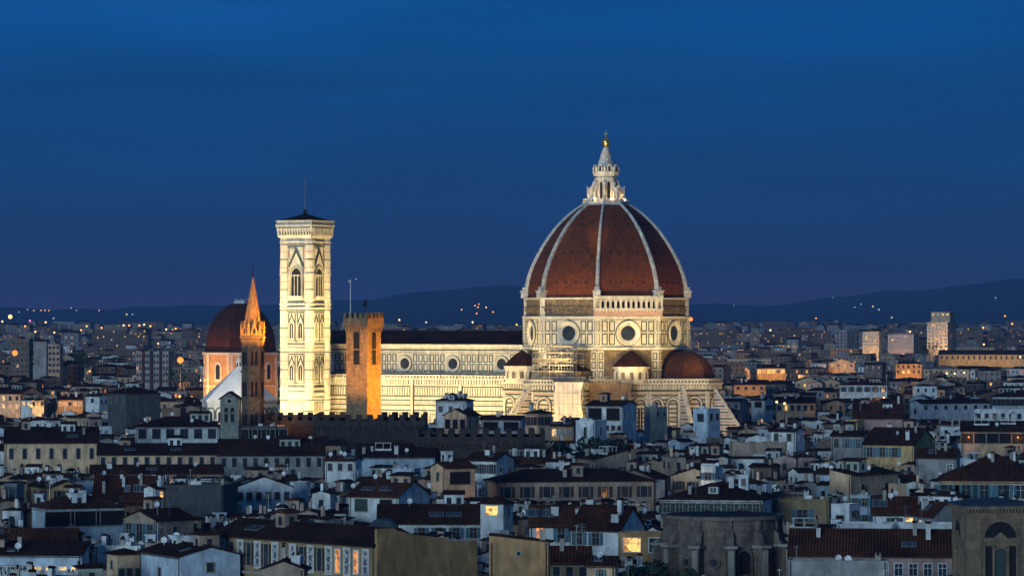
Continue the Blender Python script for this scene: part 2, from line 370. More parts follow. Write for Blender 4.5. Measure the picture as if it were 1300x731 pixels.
# the shell
PR = [(0,26.1),(4,25.6),(8,24.6),(12.3,22.8),(17,20.2),(21,17.5),(24,15.0),(27,11.9),(29,9.3),(30.4,7.2)]
def prof(h):
    for i in range(len(PR)-1):
        if h <= PR[i+1][0] + 1e-6:
            p0 = PR[max(i-1,0)]; p1 = PR[i]; p2 = PR[i+1]; p3 = PR[min(i+2,len(PR)-1)]
            t = (h-p1[0])/(p2[0]-p1[0]); m1 = (p2[1]-p0[1])/(p2[0]-p0[0])*(p2[0]-p1[0]); m2 = (p3[1]-p1[1])/(p3[0]-p1[0])*(p2[0]-p1[0])
            return (2*t**3-3*t*t+1)*p1[1]+(t**3-2*t*t+t)*m1+(-2*t**3+3*t*t)*p2[1]+(t**3-t*t)*m2
    return PR[-1][1]
ZS = 61.9
b = MB(); hs = [30.4*i/30 for i in range(31)]
vs = []
for h in hs: vs += [(x,y,ZS+h) for x,y in octa(prof(h))]
b.add(vs, [(i*8+k, i*8+(k+1)%8, (i+1)*8+(k+1)%8, (i+1)*8+k) for i in range(30) for k in range(8)])
for k in range(8):                                    # small dark vents in three rows
    for h, us in ((4.9, (-5.5,-1.9,1.9,5.5)), (14.4, (-4.6,-1.5,1.5,4.6)), (23.6, (-3,-1,1,3))):
        F = octface(45*k, prof(h)*math.cos(R(22.5)))
        for u in us: F.box(b, u-.28, u+.28, ZS+h-.35, ZS+h+.3, -.6, .22, 1)
shell = b.build('dome_shell', [M_domet, M_dark], cath)
for k in range(8):
    a = R(22.5+45*k); rd = Vector((math.cos(a), math.sin(a), 0)); tg = Vector((-rd.y, rd.x, 0)); b = MB(); vs = []
    for h in hs:
        wd = .66 - .26*h/30.4; r = prof(h); c = rd*r + Vector((0,0,ZS+h))
        vs += [c - tg*wd - rd*.5, c - tg*wd + rd*.55, c - tg*wd*.45 + rd*.95, c + tg*wd*.45 + rd*.95, c + tg*wd + rd*.55, c + tg*wd - rd*.5]
    b.add(vs, [(i*6+j, i*6+j+1, (i+1)*6+j+1, (i+1)*6+j) for i in range(30) for j in range(5)])
    F = Face(rd*25.2, tg, rd)
    F.box(b, -1.15, 1.15, ZS, ZS+1.8, 0, 2.6, 0); F.box(b, -1.35, 1.35, ZS+1.8, ZS+2.3, -.3, 2.9, 0); F.box(b, -.8, .8, ZS+2.3, ZS+3.4, -.3, 2.2, 0)
    b.build('rib', [M_rib], shell)
# lantern
zl = ZS+30.4
b = MB(); b.prism(octa(7.6), zl-.3, zl+.5, 0); b.prism(octa(7.9), zl+.5, zl+.75, 0)
for k in range(8):
    F = octface(45*k, 7.5*math.cos(R(22.5)))
    for i in range(6): u = -2.6+i*1.04; F.box(b, u-.1, u+.1, zl+.75, zl+1.6, -.15, .05, 0)
    F.box(b, -2.9, 2.9, zl+1.6, zl+1.8, -.18, .08, 0)
b.prism(octa(3.35), zl+.75, zl+9.2, 0); b.prism(octa(4.1), zl+9.2, zl+10.2, 0); b.prism(octa(4.5), zl+10.2, zl+10.6, 0)
b.prism(octa(3.9), zl+8.0, zl+8.5, 0)
for k in range(8):
    F = octface(45*k, 3.35*math.cos(R(22.5)))
    F.arch(b, 0, 1.05, zl+1.6, zl+6.8, -.05, .04, 1); F.archring(b, 0, 1.2, .25, zl+1.6, zl+6.8, -.05, .3, 0)
    F2 = octface(45*k, 3.6)
    F2.arch(b, 0, 1.5, zl+10.6, zl+12.2, -.3, .35, 0); F2.arch(b, 0, .8, zl+10.7, zl+12.0, .3, .38, 1)
lant = b.build('lantern', [M_marble, M_dark], cath)
for k in range(8):
    a = R(22.5+45*k); rd = Vector((math.cos(a), math.sin(a), 0)); tg = Vector((-rd.y, rd.x, 0)); b = MB()
    def Q(r, z): return rd*r + Vector((0,0,zl+z)) - tg*.42
    b.ext([Q(6.2,.75), Q(6.2,4.6), Q(5.9,5.2), Q(5.2,5.2), Q(4.6,6.0), Q(4.2,7.4), Q(3.5,7.9), Q(3.5,4.6), Q(4.4,4.3), Q(4.9,3.6), Q(4.9,.75)], tg*.84)
    c = rd*6.0; b.lathe([(.35,zl+5.2),(.4,zl+5.5),(.2,zl+5.9)], 6, (c.x,c.y))
    c = rd*3.9; b.lathe([(.38,zl+10.6),(.5,zl+11.4),(.4,zl+12.0),(.1,zl+12.5)], 6, (c.x,c.y))
    b.build('lantern_buttress', [M_marble], lant)
b = MB(); b.lathe([(3.2,zl+10.6),(2.9,zl+12.6),(2.2,zl+14.6),(1.5,zl+16.8),(.75,zl+18.6)], 16); 
b.build('lantern_cone', [M_rib], lant)
b = MB(); b.lathe([(.6,zl+18.6),(.9,zl+18.9),(.4,zl+19.2)], 10); b.sphere((0,0,zl+20.2), 1.35, 8); b.lathe([(.16,zl+21.3),(.16,zl+21.7)], 6)
b.build('golden_ball', [M_gold], lant, smooth=True)
b = MB(); b.box(-.13,.13,-.13,.13,zl+21.6,zl+24.0); b.box(-.75,.75,-.12,.12,zl+22.8,zl+23.1)
b.build('cross', [M_gold], lant)
# nave: clerestory, roof, aisle
Fs = Face((0,-10.8,0), (1,0,0), (0,-1,0)); OC = (-33, -51.6, -70.2, -88.8)
b = MB(); b.box(-107, -24.5, -10.8, 10.8, 33, 45.6, 0); b.box(-107.4, -24.6, -11.5, 11.5, 45.6, 46.2, 0); b.box(-107.6, -24.6, -11.9, 11.9, 46.2, 46.7, 0)
bands(b, Fs, -107, -25, (44.55,), .5, .12, 1); corbels(b, Fs, -107, -25, 45.05, 45.58, .55, 1.0)
bands(b, Fs, -107, -25, (43.85,), .2, .06, 1); bands(b, Fs, -107, -25, (37.25, 36.2), .35, .08, 1)
for c in OC:
    for s in (-1, 1):
        for q in (4.05, 6.1, 8.05):
            for z0, z1 in ((40.75, 43.5), (37.75, 40.35)): Fs.frame(b, c+s*q-.8, c+s*q+.8, z0, z1, .34, .07, 1)
    Fs.box(b, c+9.3-.45, c+9.3+.45, 36.5, 44.5, -.05, .3, 0)
    for z0, z1 in ((40.75, 43.5), (37.75, 40.35)): Fs.frame(b, c+9.3-.3, c+9.3+.3, z0, z1, .14, .35, 1)
b.build('clerestory', MM, cath)
for c in OC:
    b = MB(); Fs.ring(b, c, 40.3, 1.75, 2.7, .05, .55, 0); Fs.ring(b, c, 40.3, 2.65, 2.95, .02, .2, 1)
    ow = b.build('oculus', [M_marble, M_green], cath)
    b = MB(); Fs.disc(b, c, 40.3, 1.8, -.02, .08, 0); b.build('glass', [M_pane], ow)
b = MB(); b.ext([(-107.2,-12.1,46.7),(-107.2,12.1,46.7),(-107.2,0,51.2)], (82.6,0,0)); b.build('nave_roof', [M_naveroof], cath)
Fa = Face((0,-21,0), (1,0,0), (0,-1,0))
b = MB(); b.box(-107, -22, -21, 21, 0, 35.2, 0); b.box(-107.3, -22, -21.8, 21.8, 35.2, 35.7, 0)
for i in range(66): u = -106.4 + i*1.24; Fa.box(b, u-.3, u+.3, 35.7, 36.5, -.5, .4, 0)
b.box(-107.2, -22, -21.5, -20.4, 36.5, 36.75, 0)
corbels(b, Fa, -107, -22, 33.6, 35.15, .7, 1.0, 0, .42); bands(b, Fa, -107, -22, (33.2,), .35, .25, 0)
bands(b, Fa, -107, -22, (32.75, 29.5, 28.2, 26.6, 24.9), .42, .07, 1); bands(b, Fa, -107, -22, (31.0, 27.4), .3, .05, 2)
Fa.box(b, -107, -22, 30.0, 32.6, -.05, .05, 1)
for i in range(88): u = -106.6 + i*.96; Fa.box(b, u-.3, u+.3, 30.1, 32.5, 0, .14, 0)
for i in range(56):
    u = -106 + i*1.5; Fa.frame(b, u-.55, u+.55, 20.2, 24.2, .2, .07, 1)
for c in OC:
    Fa.box(b, c+9.3-.55, c+9.3+.55, 0, 35.1, -.05, .55, 1); Fa.box(b, c+9.3-.4, c+9.3+.4, 0, 35.1, .4, .7, 0)
for c in OC:
    Fa.arch(b, c, 2.2, 10, 21.5, -.05, .1, 3, 1.4); Fa.archring(b, c, 2.3, .6, 10, 21.5, -.05, .35, 0, 1.4)
b.build('aisle', MM, cath)
b = MB(); b.ext([(-107,-20.4,35.8),(-107,-10.85,35.8),(-107,-10.85,37.0)], (84,0,0)); b.ext([(-107,20.4,35.8),(-107,10.85,35.8),(-107,10.85,37.0)], (84,0,0)); b.build('aisle_roof', [M_naveroof], cath)
b = MB(); b.ext([(-108.5,-21.3,0),(-108.5,21.3,0),(-108.5,21.3,38),(-108.5,11.5,43),(-108.5,11.5,50),(-108.5,0,54.5),(-108.5,-11.5,50),(-108.5,-11.5,43),(-108.5,-21.3,38)], (1.5,0,0))
for y in (-11.5, 11.5): b.prism([(x+ -107.8, yy+y) for x, yy in octa(1.1)], 38, 52.5); b.lathe([(1.3,52.5),(.1,56)], 8, (-107.8,y))
b.build('facade_gable', [M_marble], cath)
# choir: three tribunes and the chapels between them
PL = [(-26,-21.6),(-15,-24.5),(-9.5,-37),(-4.5,-41),(4.5,-41),(9.5,-37),(13.5,-30.5),(25.5,-18.5),(33,-10.8),(39.5,-4.6),(39.5,4.6),(33,10.8),(25,19),(13,31),(5,40),(-5,40),(-14,27),(-26,21.6)]
b = MB(); b.prism(PL, 0, 34.2, 0)
def grow(P, d):
    out = []
    for i in range(len(P)):
        p0 = Vector(P[i-1]); p1 = Vector(P[i]); p2 = Vector(P[(i+1)%len(P)])
        n1 = Vector(((p1-p0).y, -(p1-p0).x)).normalized(); n2 = Vector(((p2-p1).y, -(p2-p1).x)).normalized()
        m = (n1+n2).normalized(); out.append(tuple(p1 + m*d/max(.4, m.dot(n1))))
    return out
b.prism(grow(PL,.8), 34.2, 34.7, 0); b.prism(grow(PL,.15), 34.7, 35.6, 0); b.prism(grow(PL,.4), 35.6, 35.9, 0)
for i in range(len(PL)-7):
    p, q = Vector((*PL[i],0)), Vector((*PL[i+1],0)); L = (q-p).length; u = (q-p)/L; F = Face(p, u, (u.y, -u.x, 0))
    corbels(b, F, .3, L-.3, 32.6, 34.18, .65, 1.0, 0, .4); F.box(b, .2, L-.2, 33.9, 34.19, -.05, .3, 1)
    G = Face(p + Vector((u.y, -u.x, 0))*.15, u, (u.y, -u.x, 0))
    for k in range(int(L/1.1)): uk = (k+.5)*L/int(L/1.1); G.arch(b, uk, .6, 34.8, 35.15, -.05, .05, 1)
    bands(b, F, 0, L, (32.4,), .2, .06, 1)
    bands(b, F, 0, L, (31.9, 30.5, 29.1, 27.7, 26.3, 24.9, 23.5, 22.1, 20.7, 19.0, 17, 15), .5, .07, 1); bands(b, F, 0, L, (31.2, 28.4, 25.6, 22.8, 18), .4, .05, 2)
    F.box(b, .1, .8, 0, 32.0, -.05, .3, 0); F.box(b, L-.8, L-.1, 0, 32.0, -.05, .3, 0)
    if L > 4.5:
        n = max(1, round(L/6.2))
        for k in range(n):
            uc = (k+.5)*L/n; wd = min(4.2, L/n-2.0)
            F.arch(b, uc, wd, 19, 27.8, -.05, .05, 0, 1.0)
            F.archring(b, uc, wd, .55, 19, 27.8, -.05, .4, 0); F.archring(b, uc, wd-.9, .42, 19, 27.8, .0, .16, 1); F.archring(b, uc, wd+1.1, .3, 19, 27.8, .0, .2, 1)
            if k % 2 == 0: F.arch(b, uc, wd*.36, 19.5, 25.6, .02, .2, 3, 1.5); F.box(b, uc-.1, uc+.1, 19.5, 26.6, .1, .3, 0)
    elif L > 3:
        F.arch(b, L/2, 1.6, 19.5, 26.5, -.05, .12, 3, 1.4); F.archring(b, L/2, 1.7, .5, 19.5, 26.5, -.05, .35, 0, 1.4)
b.build('choir_wall', MM, cath)
for c, rr in (((29.2,0),9.3), ((0,29.2),9.3)):
    b = MB(); rs = [(math.cos(R(a)), math.sin(R(a))) for a in (0,10,20,30,40,50,60,70,80,88)]
    b.prism(octa(rr+.5, c=c), 34.6, 36.0, 1)
    vs = []
    for cc, s in rs: vs += [(x,y,36.0+8.8*s) for x,y in octa(rr*cc, c=c)]
    b.add(vs, [(i*8+k, i*8+(k+1)%8, (i+1)*8+(k+1)%8, (i+1)*8+k) for i in range(9) for k in range(8)])
    b.build('tribune_dome', [mat('weathered_tiles', (.085,.024,.011), (.05,.016,.009), scale=.5, rough=.9, fine=.75, band=(.5,.5,.85,.7)), M_marble], cath)
b = MB(); b.prism(octa(9.6, c=(0,-29)), 34.6, 38.5, 1); b.prism(octa(9.2, c=(0,-29)), 38.5, 40.5, 0, octa(6, c=(0,-28))); b.build('unroofed_tribune', [M_naveroof, M_rough], cath)
for a in (-45, -135):
    c = (28.3*math.cos(R(a)), 28.3*math.sin(R(a))); b = MB()
    b.prism(octa(5.4, 12, 15, c), 34.6, 39.2, 0); b.prism(octa(6.1, 12, 15, c), 39.2, 39.9, 0)
    for k in range(12):
        F = octface(30*k, 5.4*math.cos(R(15)), c); F.arch(b, 0, 1.3, 35.9, 37.6, -.05, .06, 1); F.archring(b, 0, 1.35, .3, 35.9, 37.6, -.05, .3, 0)
    ex = b.build('exedra', [M_marble, M_rough], cath)
    b = MB(); b.lathe([(6.2,39.9),(4.6,41.6),(2.6,43.4),(.2,45.0)], 12, c, a0=R(15)); b.build('exedra_roof', [M_naveroof], ex)
for p, dr in (((39.5,0),(1,.1)), ((33.5,-10.5),(.75,-.66)), ((-5,-41),(-.5,-.85)), ((-15,-25),(-.8,-.6))):
    d = Vector((*dr,0)).normalized(); t = Vector((-d.y,d.x,0)); p = Vector((*p,0)) - t*.7; b = MB()
    def S(r, z): return p + d*r + Vector((0,0,z))
    b.ext([S(-1,0), S(8.5,0), S(8.5,21.5), S(7,23.5), S(0,34), S(-1,34)], t*1.4, 0)
    for z in range(11, 33, 1):
        r = min(8.4, max(.4, (34-z-1.2)*7/10.5)); 
        for q in (-.06, 1.4): b.ext([S(-1,z)+t*q, S(r,z)+t*q, S(r,z+.45)+t*q, S(-1,z+.45)+t*q], t*.06, 1+(z%2))
    b.build('buttress', [M_marble, M_pinkm, M_green], cath)

# scaffolding against the south tribune, with a white sheet and a brown net
def scaffold(name, label, O, ux, uy, nx_, nz_, z0, dx, dz, dep, mats=None):
    t = thing(name, label, 'scaffolding', O, TH)
    b = MB()
    for i in range(nx_+1):
        for y in (0, -dep): b.tube((i*dx, y, z0), (i*dx, y, z0+nz_*dz+1.2), .1, 4)
    for j in range(nz_+1):
        for y in (0, -dep): b.tube((0, y, z0+j*dz), (nx_*dx, y, z0+j*dz), .08, 4); b.tube((0, y, z0+j*dz+1.0), (nx_*dx, y, z0+j*dz+1.0), .06, 4)
        for i in range(nx_+1): b.tube((i*dx, -dep, z0+j*dz), (i*dx, 0, z0+j*dz), .06, 4)
    for j in range(nz_): 
        for i in range(0, nx_, 2): b.tube((i*dx, -dep-.05, z0+j*dz), ((i+1)*dx, -dep-.05, z0+(j+1)*dz), .05, 4)
    b.build('scaffold_tubes', [M_metal], t)
    b = MB()
    for j in range(1, nz_+1): b.box(0, nx_*dx, -dep+.1, -.1, z0+j*dz-.12, z0+j*dz-.04); b.box(0, nx_*dx, -dep-.02, -dep+.06, z0+j*dz-.1, z0+j*dz+.35)
    b.build('scaffold_boards', [mat('scaffold_planks', (.32,.26,.19), scale=1.5)], t)
    return t
def cl2w(x, y, z=0): return Lc + Matrix.Rotation(TH, 3, 'Z') @ Vector((x, y, z))
M_sheet = mat('white_sheet', (.78,.70,.66), (.66,.58,.55), scale=.25, rough=.8, bump=.5, bscale=.5)
M_net = mat('brown_net', (.22,.15,.10), (.14,.095,.06), scale=.9, rough=.95, bump=.4, bscale=1.2)
t = scaffold('scaffolding', 'tall tube scaffolding round the left side of the dome base above a white sheet', cl2w(-5.0, -37.5), 1, 0, 7, 6, 34.5, 2.1, 1.95, 2.0)
t = scaffold('scaffolding', 'open tube scaffolding standing round the left side of the dome drum, over the tribune', cl2w(-6.5, -25.9), 1, 0, 6, 6, 34, 2.3, 2.0, 2.4)
b = MB(); b.box(0.2, 13.6, -11.5, -2.6, 42.0, 42.3); b.box(0.2, 13.6, -11.7, -11.5, 41.2, 42.6); b.box(0.2, 12.5, -11.7, -11.5, 36.6, 37.8); t2 = b.build('sheeted_platform', [mat('dusty_sheet', (.24,.19,.155), scale=.5)], t)
t = scaffold('scaffolding', 'lower scaffolding hung with a pale pink protective sheet on the cathedral choir', cl2w(5.2, -40.8), 1, 0, 4, 17, 0, 2.4, 2.1, 1.6)
b = MB(); n = 12
for u in range(n+1):
    for k in range(9):
        z = 8 + k*27.2/8; wob = .25*math.sin(u*1.9+k*1.3)+.15*math.sin(u*.8-k*2.1)
        pin = 1 - .10*math.sin(math.pi*max(0,(z-26))/9)if z > 26 else 1
        b.v.append((-.3 + (u/n)*10.2*pin, -1.95+wob*.35, z))
for u in range(n):
    for k in range(8): a = u*9+k; b.f.append((a, a+9, a+10, a+1)); b.m.append(0)
for k in range(1, 8): 
    z = 8+k*27.2/8; b.box(-.3, 9.7, -2.3, -2.24, z-.06, z+.06, 1)
for u in range(1, 6): b.box(-.3+u*1.65-.04, -.3+u*1.65+.04, -2.3, -2.24, 8, 35, 1)
b.box(-.8, 10.4, -2.3, .4, 35.3, 36.0, 2)
b.build('protective_sheet', [M_sheet, M_metal, M_slate], t)
t = scaffold('scaffolding', 'scaffolding wrapped in brown netting on the choir, right of the pale sheet', cl2w(12.6, -34.2), 1, 0, 5, 17, 0, 2.6, 2.1, 1.5)
t.rotation_euler = (0,0,TH+R(38))
b = MB()
for u in range(14):
    for k in range(11):
        b.v.append((-.2+u*13.3/13, -1.72+.12*math.sin(u*1.7+k*.9), 4+k*3.1))
for u in range(13):
    for k in range(10): a = u*11+k; b.f.append((a, a+11, a+12, a+1)); b.m.append(0)
b.build('debris_net', [M_net], t)

# ------------------------------------------------------------------ floodlights of the cathedral
WARM = (1.0,.70,.22)
for x, e in ((-98,8200), (-80,6400), (-62,7000), (-44,5200), (-28,5600)):
    lamp('floodlight', cl2w(x, -47, 20), cl2w(x+2, -19, 34), e, WARM, R(110))
    lamp('floodlight', cl2w(x+4, -62, 30.5), cl2w(x+4, -10.8, 41.5), 12500, (1.0,.72,.27), R(60))
for p, q, e in (((-6,-64,24),(1,-45,26),5500), ((2,-68,22),(4,-38,28),12000), ((30,-56,22),(20,-24,29),10500), ((60,-32,22),(34,-6,29),8500), ((68,4,22),(38,2,30),5000), ((-26,-52,22),(-14,-24,34),8500)):
    lamp('floodlight', cl2w(*p), cl2w(*q), e*.62, (1.0,.62,.15), R(105))
for p, q, e in (((34,-42,36.5),(14,-15,52),7500), ((6,-52,37),(0,-22,53),7500), ((54,-14,37),(24,-3,52),6500), ((-24,-42,37.5),(-8,-18,53),6500), ((24,-62,36),(10,-14,53),13000), ((66,-28,36),(16,-2,53),5500), ((-6,-66,36),(-4,-16,54),4000)):
    lamp('floodlight', cl2w(*p), cl2w(*q), e*1.15, (1.0,.70,.25), R(58))
lamp('floodlight', cl2w(22,-62,40), cl2w(0,0,103.5), 70000, (1.0,.68,.24), R(11)); lamp('floodlight', cl2w(-28,-60,40), cl2w(0,0,103.5), 42000, (1.0,.68,.24), R(11))
for k in range(8):
    a = R(45*k); lamp('lantern_lamp', cl2w(7.2*math.cos(a), 7.2*math.sin(a), zl+1.0), cl2w(2.5*math.cos(a), 2.5*math.sin(a), zl+8), 330, (1.0,.66,.30), R(130), .15)

# ------------------------------------------------------------------ the marble bell tower
tw = Vector((-68.3, 1268.0, 0))
camp = thing('bell_tower', 'tall square white marble bell tower, brightest at its foot, left of the cathedral', 'bell tower', tw, TH); camp.scale = (.9, .9, .99)
H = 5.9; FS = [Face((0,-H,0),(1,0,0),(0,-1,0)), Face((H,0,0),(0,1,0),(1,0,0)), Face((0,H,0),(-1,0,0),(0,1,0)), Face((-H,0,0),(0,-1,0),(-1,0,0))]
b = MB(); b.box(-H, H, -H, H, 0, 82.6, 0)
LV = [0, 10, 20.5, 29.6, 33.0, 45.6, 47.0, 59.2, 60.6, 82.4]
for F in FS:
    for z in (29.0, 30.6, 32.2, 45.0, 46.4, 58.9, 60.2, 80.9): F.box(b, -4.6, 4.6, z, z+.5, -.05, .45, 0)
    for z in (28.5, 31.6, 44.5, 46.0, 58.4, 59.8, 80.3): F.box(b, -4.6, 4.6, z, z+.3, -.05, .12, 1)
    for z in (12,15,18,22,25,62.0,70.0): F.box(b, -4.6, 4.6, z, z+.25, -.05, .08, 2)
    for c in (-3.6,-1.8,0,1.8,3.6): F.frame(b, c-.7, c+.7, 23.6, 28.2, .28, .08, 1); F.frame(b, c-.75, c+.75, 16, 22, .28, .08, 1)
    for z0 in (33.0, 47.0):
        F.frame(b, -4.4, 4.4, z0, z0+11.2, .42, .1, 1); F.frame(b, -.45, .45, z0+1, z0+10.5, .24, .09, 1); F.frame(b, -4.0, 4.0, z0+.55, z0+1.5, .2, .09, 1); F.frame(b, -3.2, -.55, z0+1.55, z0+10.6, .22, .09, 1); F.frame(b, .55, 3.2, z0+1.55, z0+10.6, .22, .09, 1)
        for s in (-1, 1):
            F.frame(b, s*3.75-.42, s*3.75+.42, z0+1.6, z0+10.5, .22, .09, 1)
    F.frame(b, -4.4, 4.4, 61.2, 80.0, .45, .1, 1); F.frame(b, -2.7, -.2, 79.0, 79.9, .2, .1, 1)
    for s in (-1, 1):
        for z0, z1 in ((62.6, 69.6), (70.6, 74.6), (75.2, 79.4)): F.frame(b, s*3.55-.55, s*3.55+.55, z0, z1, .2, .1, 1); F.box(b, s*3.55-.2, s*3.55+.2, z0+.7, z1-.7, -.05, .08, 2)
b.build('tower_shaft', MM, camp)
for sx in (-1, 1):
    for sy in (-1, 1):
        c = (sx*5.4, sy*5.4); b = MB(); b.prism(octa(1.75, c=c), 0, 82.6, 0)
        for z in (10,20,29.0,32.2,45.0,46.4,58.9,60.2,70.2,80.9): b.prism(octa(2.0, c=c), z, z+.5, 0)
        for z in (15.5,25,28.5,38.6,44.4,52.4,58.3,65.2,75.2,80.2): b.prism(octa(1.8, c=c), z, z+.35, 1)
        for z in (13,23,35.5,41.5,49.5,55.5,62.5,67.8,72.5,77.8): b.prism(octa(1.79, c=c), z, z+.3, 2)
        b.build('corner_buttress', MM, camp)
for F in FS:
    for z0 in (33.0, 47.0):                             # pairs of two-light windows under gables
        for s in (-1.95, 1.95):
            b = MB(); F.arch(b, s, 1.7, z0+2.2, z0+6.2, -.05, .12, 1, 1.3); F.archring(b, s, 1.75, .35, z0+2.2, z0+6.2, -.05, .4, 0, 1.3)
            F.box(b, s-.09, s+.09, z0+2.2, z0+6.6, .1, .35, 0); F.box(b, s-1.3, s+1.3, z0+1.6, z0+2.2, -.05, .5, 0)
            b.ext([F.p(s-1.35, z0+7.3, .3), F.p(s-1.05, z0+7.3, .3), F.p(s, z0+9.7, .3), F.p(s+1.05, z0+7.3, .3), F.p(s+1.35, z0+7.3, .3), F.p(s, z0+10.4, .3)], F.n*-.35, 2)
            b.build('twin_window', [M_marble, M_dark, M_green], camp)
    b = MB(); F.arch(b, 0, 4.3, 63.2, 69.9, -.05, .12, 1, 1.25)
    for k in range(3): F.archring(b, 0, 4.4+k*.5, .22, 63.2, 69.9, -.05, .3+.13*k, 2 if k == 1 else 0, 1.25)
    for s in (-.72, .72): F.box(b, s-.12, s+.12, 63.2, 70.4, .1, .4, 0)
    for s in (-1.45, 0, 1.45): F.archring(b, s, 1.2, .2, 69.2, 69.4, .1, .4, 0, 1.2)
    F.box(b, -3.0, 3.0, 62.2, 63.2, -.05, .6, 0)
    b.ext([F.p(-3.4, 73.0, .45), F.p(-2.8, 73.0, .45), F.p(0, 77.9, .45), F.p(2.8, 73.0, .45), F.p(3.4, 73.0, .45), F.p(0, 79.2, .45)], F.n*-.5, 2)
    b.ext([F.p(-2.6, 73.3, .2), F.p(2.6, 73.3, .2), F.p(0, 77.6, .2)], F.n*-.25, 0)
    b.build('three_light_window', [M_marble, M_dark, M_green], camp)
b = MB()
def sq(h): return [(-h,-h),(h,-h),(h,h),(-h,h)]
b.prism(sq(7.1), 82.6, 83.4, 0, sq(7.3)); b.prism(sq(7.3), 83.4, 86.2, 0, sq(7.6)); b.prism(sq(7.85), 86.2, 86.9, 0); b.prism(sq(7.6), 86.9, 88.0, 0); b.prism(sq(7.8), 88.0, 88.3, 0)
for k in range(4):
    a = -90+90*k; F = octface(a, 7.25)
    corbels(b, F, -7.1, 7.1, 83.5, 85.8, .6, 1.1, 0, .5); F.box(b, -7.2, 7.2, 85.8, 86.15, 0, .5, 1); F.box(b, -7.1, 7.1, 83.45, 84.6, -.1, .28, 1)
    F2 = octface(a, 7.6)
    for i in range(12): F2.frame(b, -7.3+i*1.24, -6.35+i*1.24, 87.0, 87.9, .14, .05, 1)
b.build('crowning_cornice', [M_marble, M_green], camp)
b = MB(); b.prism(sq(7.0), 88.3, 90.4, 0, sq(.9)); b.lathe([(.9,90.4),(.7,91.2),(.25,92.2)], 8)
b.build('tower_roof', [M_naveroof], camp)
b = MB(); b.tube((0,0,91.5),(0,0,102.5),.32,6,0,.2); b.build('finial_pole', [M_metal], camp)
for p, q, e, s in (((-18,-17,9),(-2,-6,44),5200,R(100)), ((-2,-24,9),(0,-6,44),5200,R(100)), ((22,-14,10),(6,-1,44),6500,R(100)), ((24,2,9),(6,0,40),6500,R(100)), ((-8,-34,22),(0,-6,66),42000,R(50)), ((34,-12,22),(5,0,66),32000,R(50)), ((-5,-26,34),(0,-6,80),15000,R(60)), ((26,-8,34),(5,0,80),10000,R(60))):
    m3 = Matrix.Rotation(TH, 3, 'Z'); lamp('floodlight', tw + m3 @ Vector(p), tw + m3 @ Vector(q), e*1.85, (1.0,.72,.26), s)

# ------------------------------------------------------------------ the crenellated tower and its palace
Yb = 1000.0; cB = px2w(461.5, 500, Yb); cB.z = 0
barg = thing('tower', 'square battlemented masonry tower with tall arched bell openings, one face lit orange', 'tower', cB, R(-32))
hb = 3.25; b = MB(); b.prism(sq(hb), 0, 52.2, 0)
b.build('tower_shaft', [M_brickt], barg)
FB = [octface(a, hb) for a in (-90, 0, 90, 180)]
for i, F in enumerate(FB):
    b = MB(); F.arch(b, .05, 1.9 if i % 2 == 0 else 1.7, 43.2, 51.0, -.05, .05, 1); F.archring(b, .05, 2.0, .3, 43.2, 51.0, -.05, .1, 0)
    F.box(b, -.95, 1.05, 47.0, 47.3, .03, .12, 0)
    b.build('bell_opening', [M_brickt, M_dark], barg)
b = MB(); b.prism(sq(hb), 52.2, 53.2, 0, sq(hb+.55)); b.prism(sq(hb+.55), 53.2, 55.3, 0)
for a in (-90, 0, 90, 180):
    F = octface(a, hb); corbels(b, F, -3.2, 3.2, 51.6, 53.0, .5, .9, 0, .35)
    F = octface(a, hb+.55)
    for i in range(5):
        u = -3.35+i*1.675; F.box(b, max(u-.45,-3.8), min(u+.45,3.8), 55.3, 56.6, -.5, .0, 0)
b.build('battlement', [M_brickt], barg)
b = MB(); b.tube((-2.6,-2.2,55),(-2.6,-2.2,65.3),.16,5); b.build('flag_pole', [M_metal], barg)
b = MB(); b.tube((.6,0,55),(.6,0,58.2),.08,5); b.box(.1,1.0,-.05,.05,58.2,59.6); b.box(.35,.85,-.06,.06,59.6,60.1); b.box(-.35,.2,-.05,.05,58.5,58.9); b.build('weather_vane', [M_dark], barg)
lamp('floodlight', cB + Vector((21,-7,33)), cB + Vector((2,0,40)), 23000, (1.0,.46,.035), R(85), .4)
lamp('floodlight', cB + Vector((-6,-30,38)), cB + Vector((0,0,44)), 17000, (1.0,.45,.07), R(45), .4)

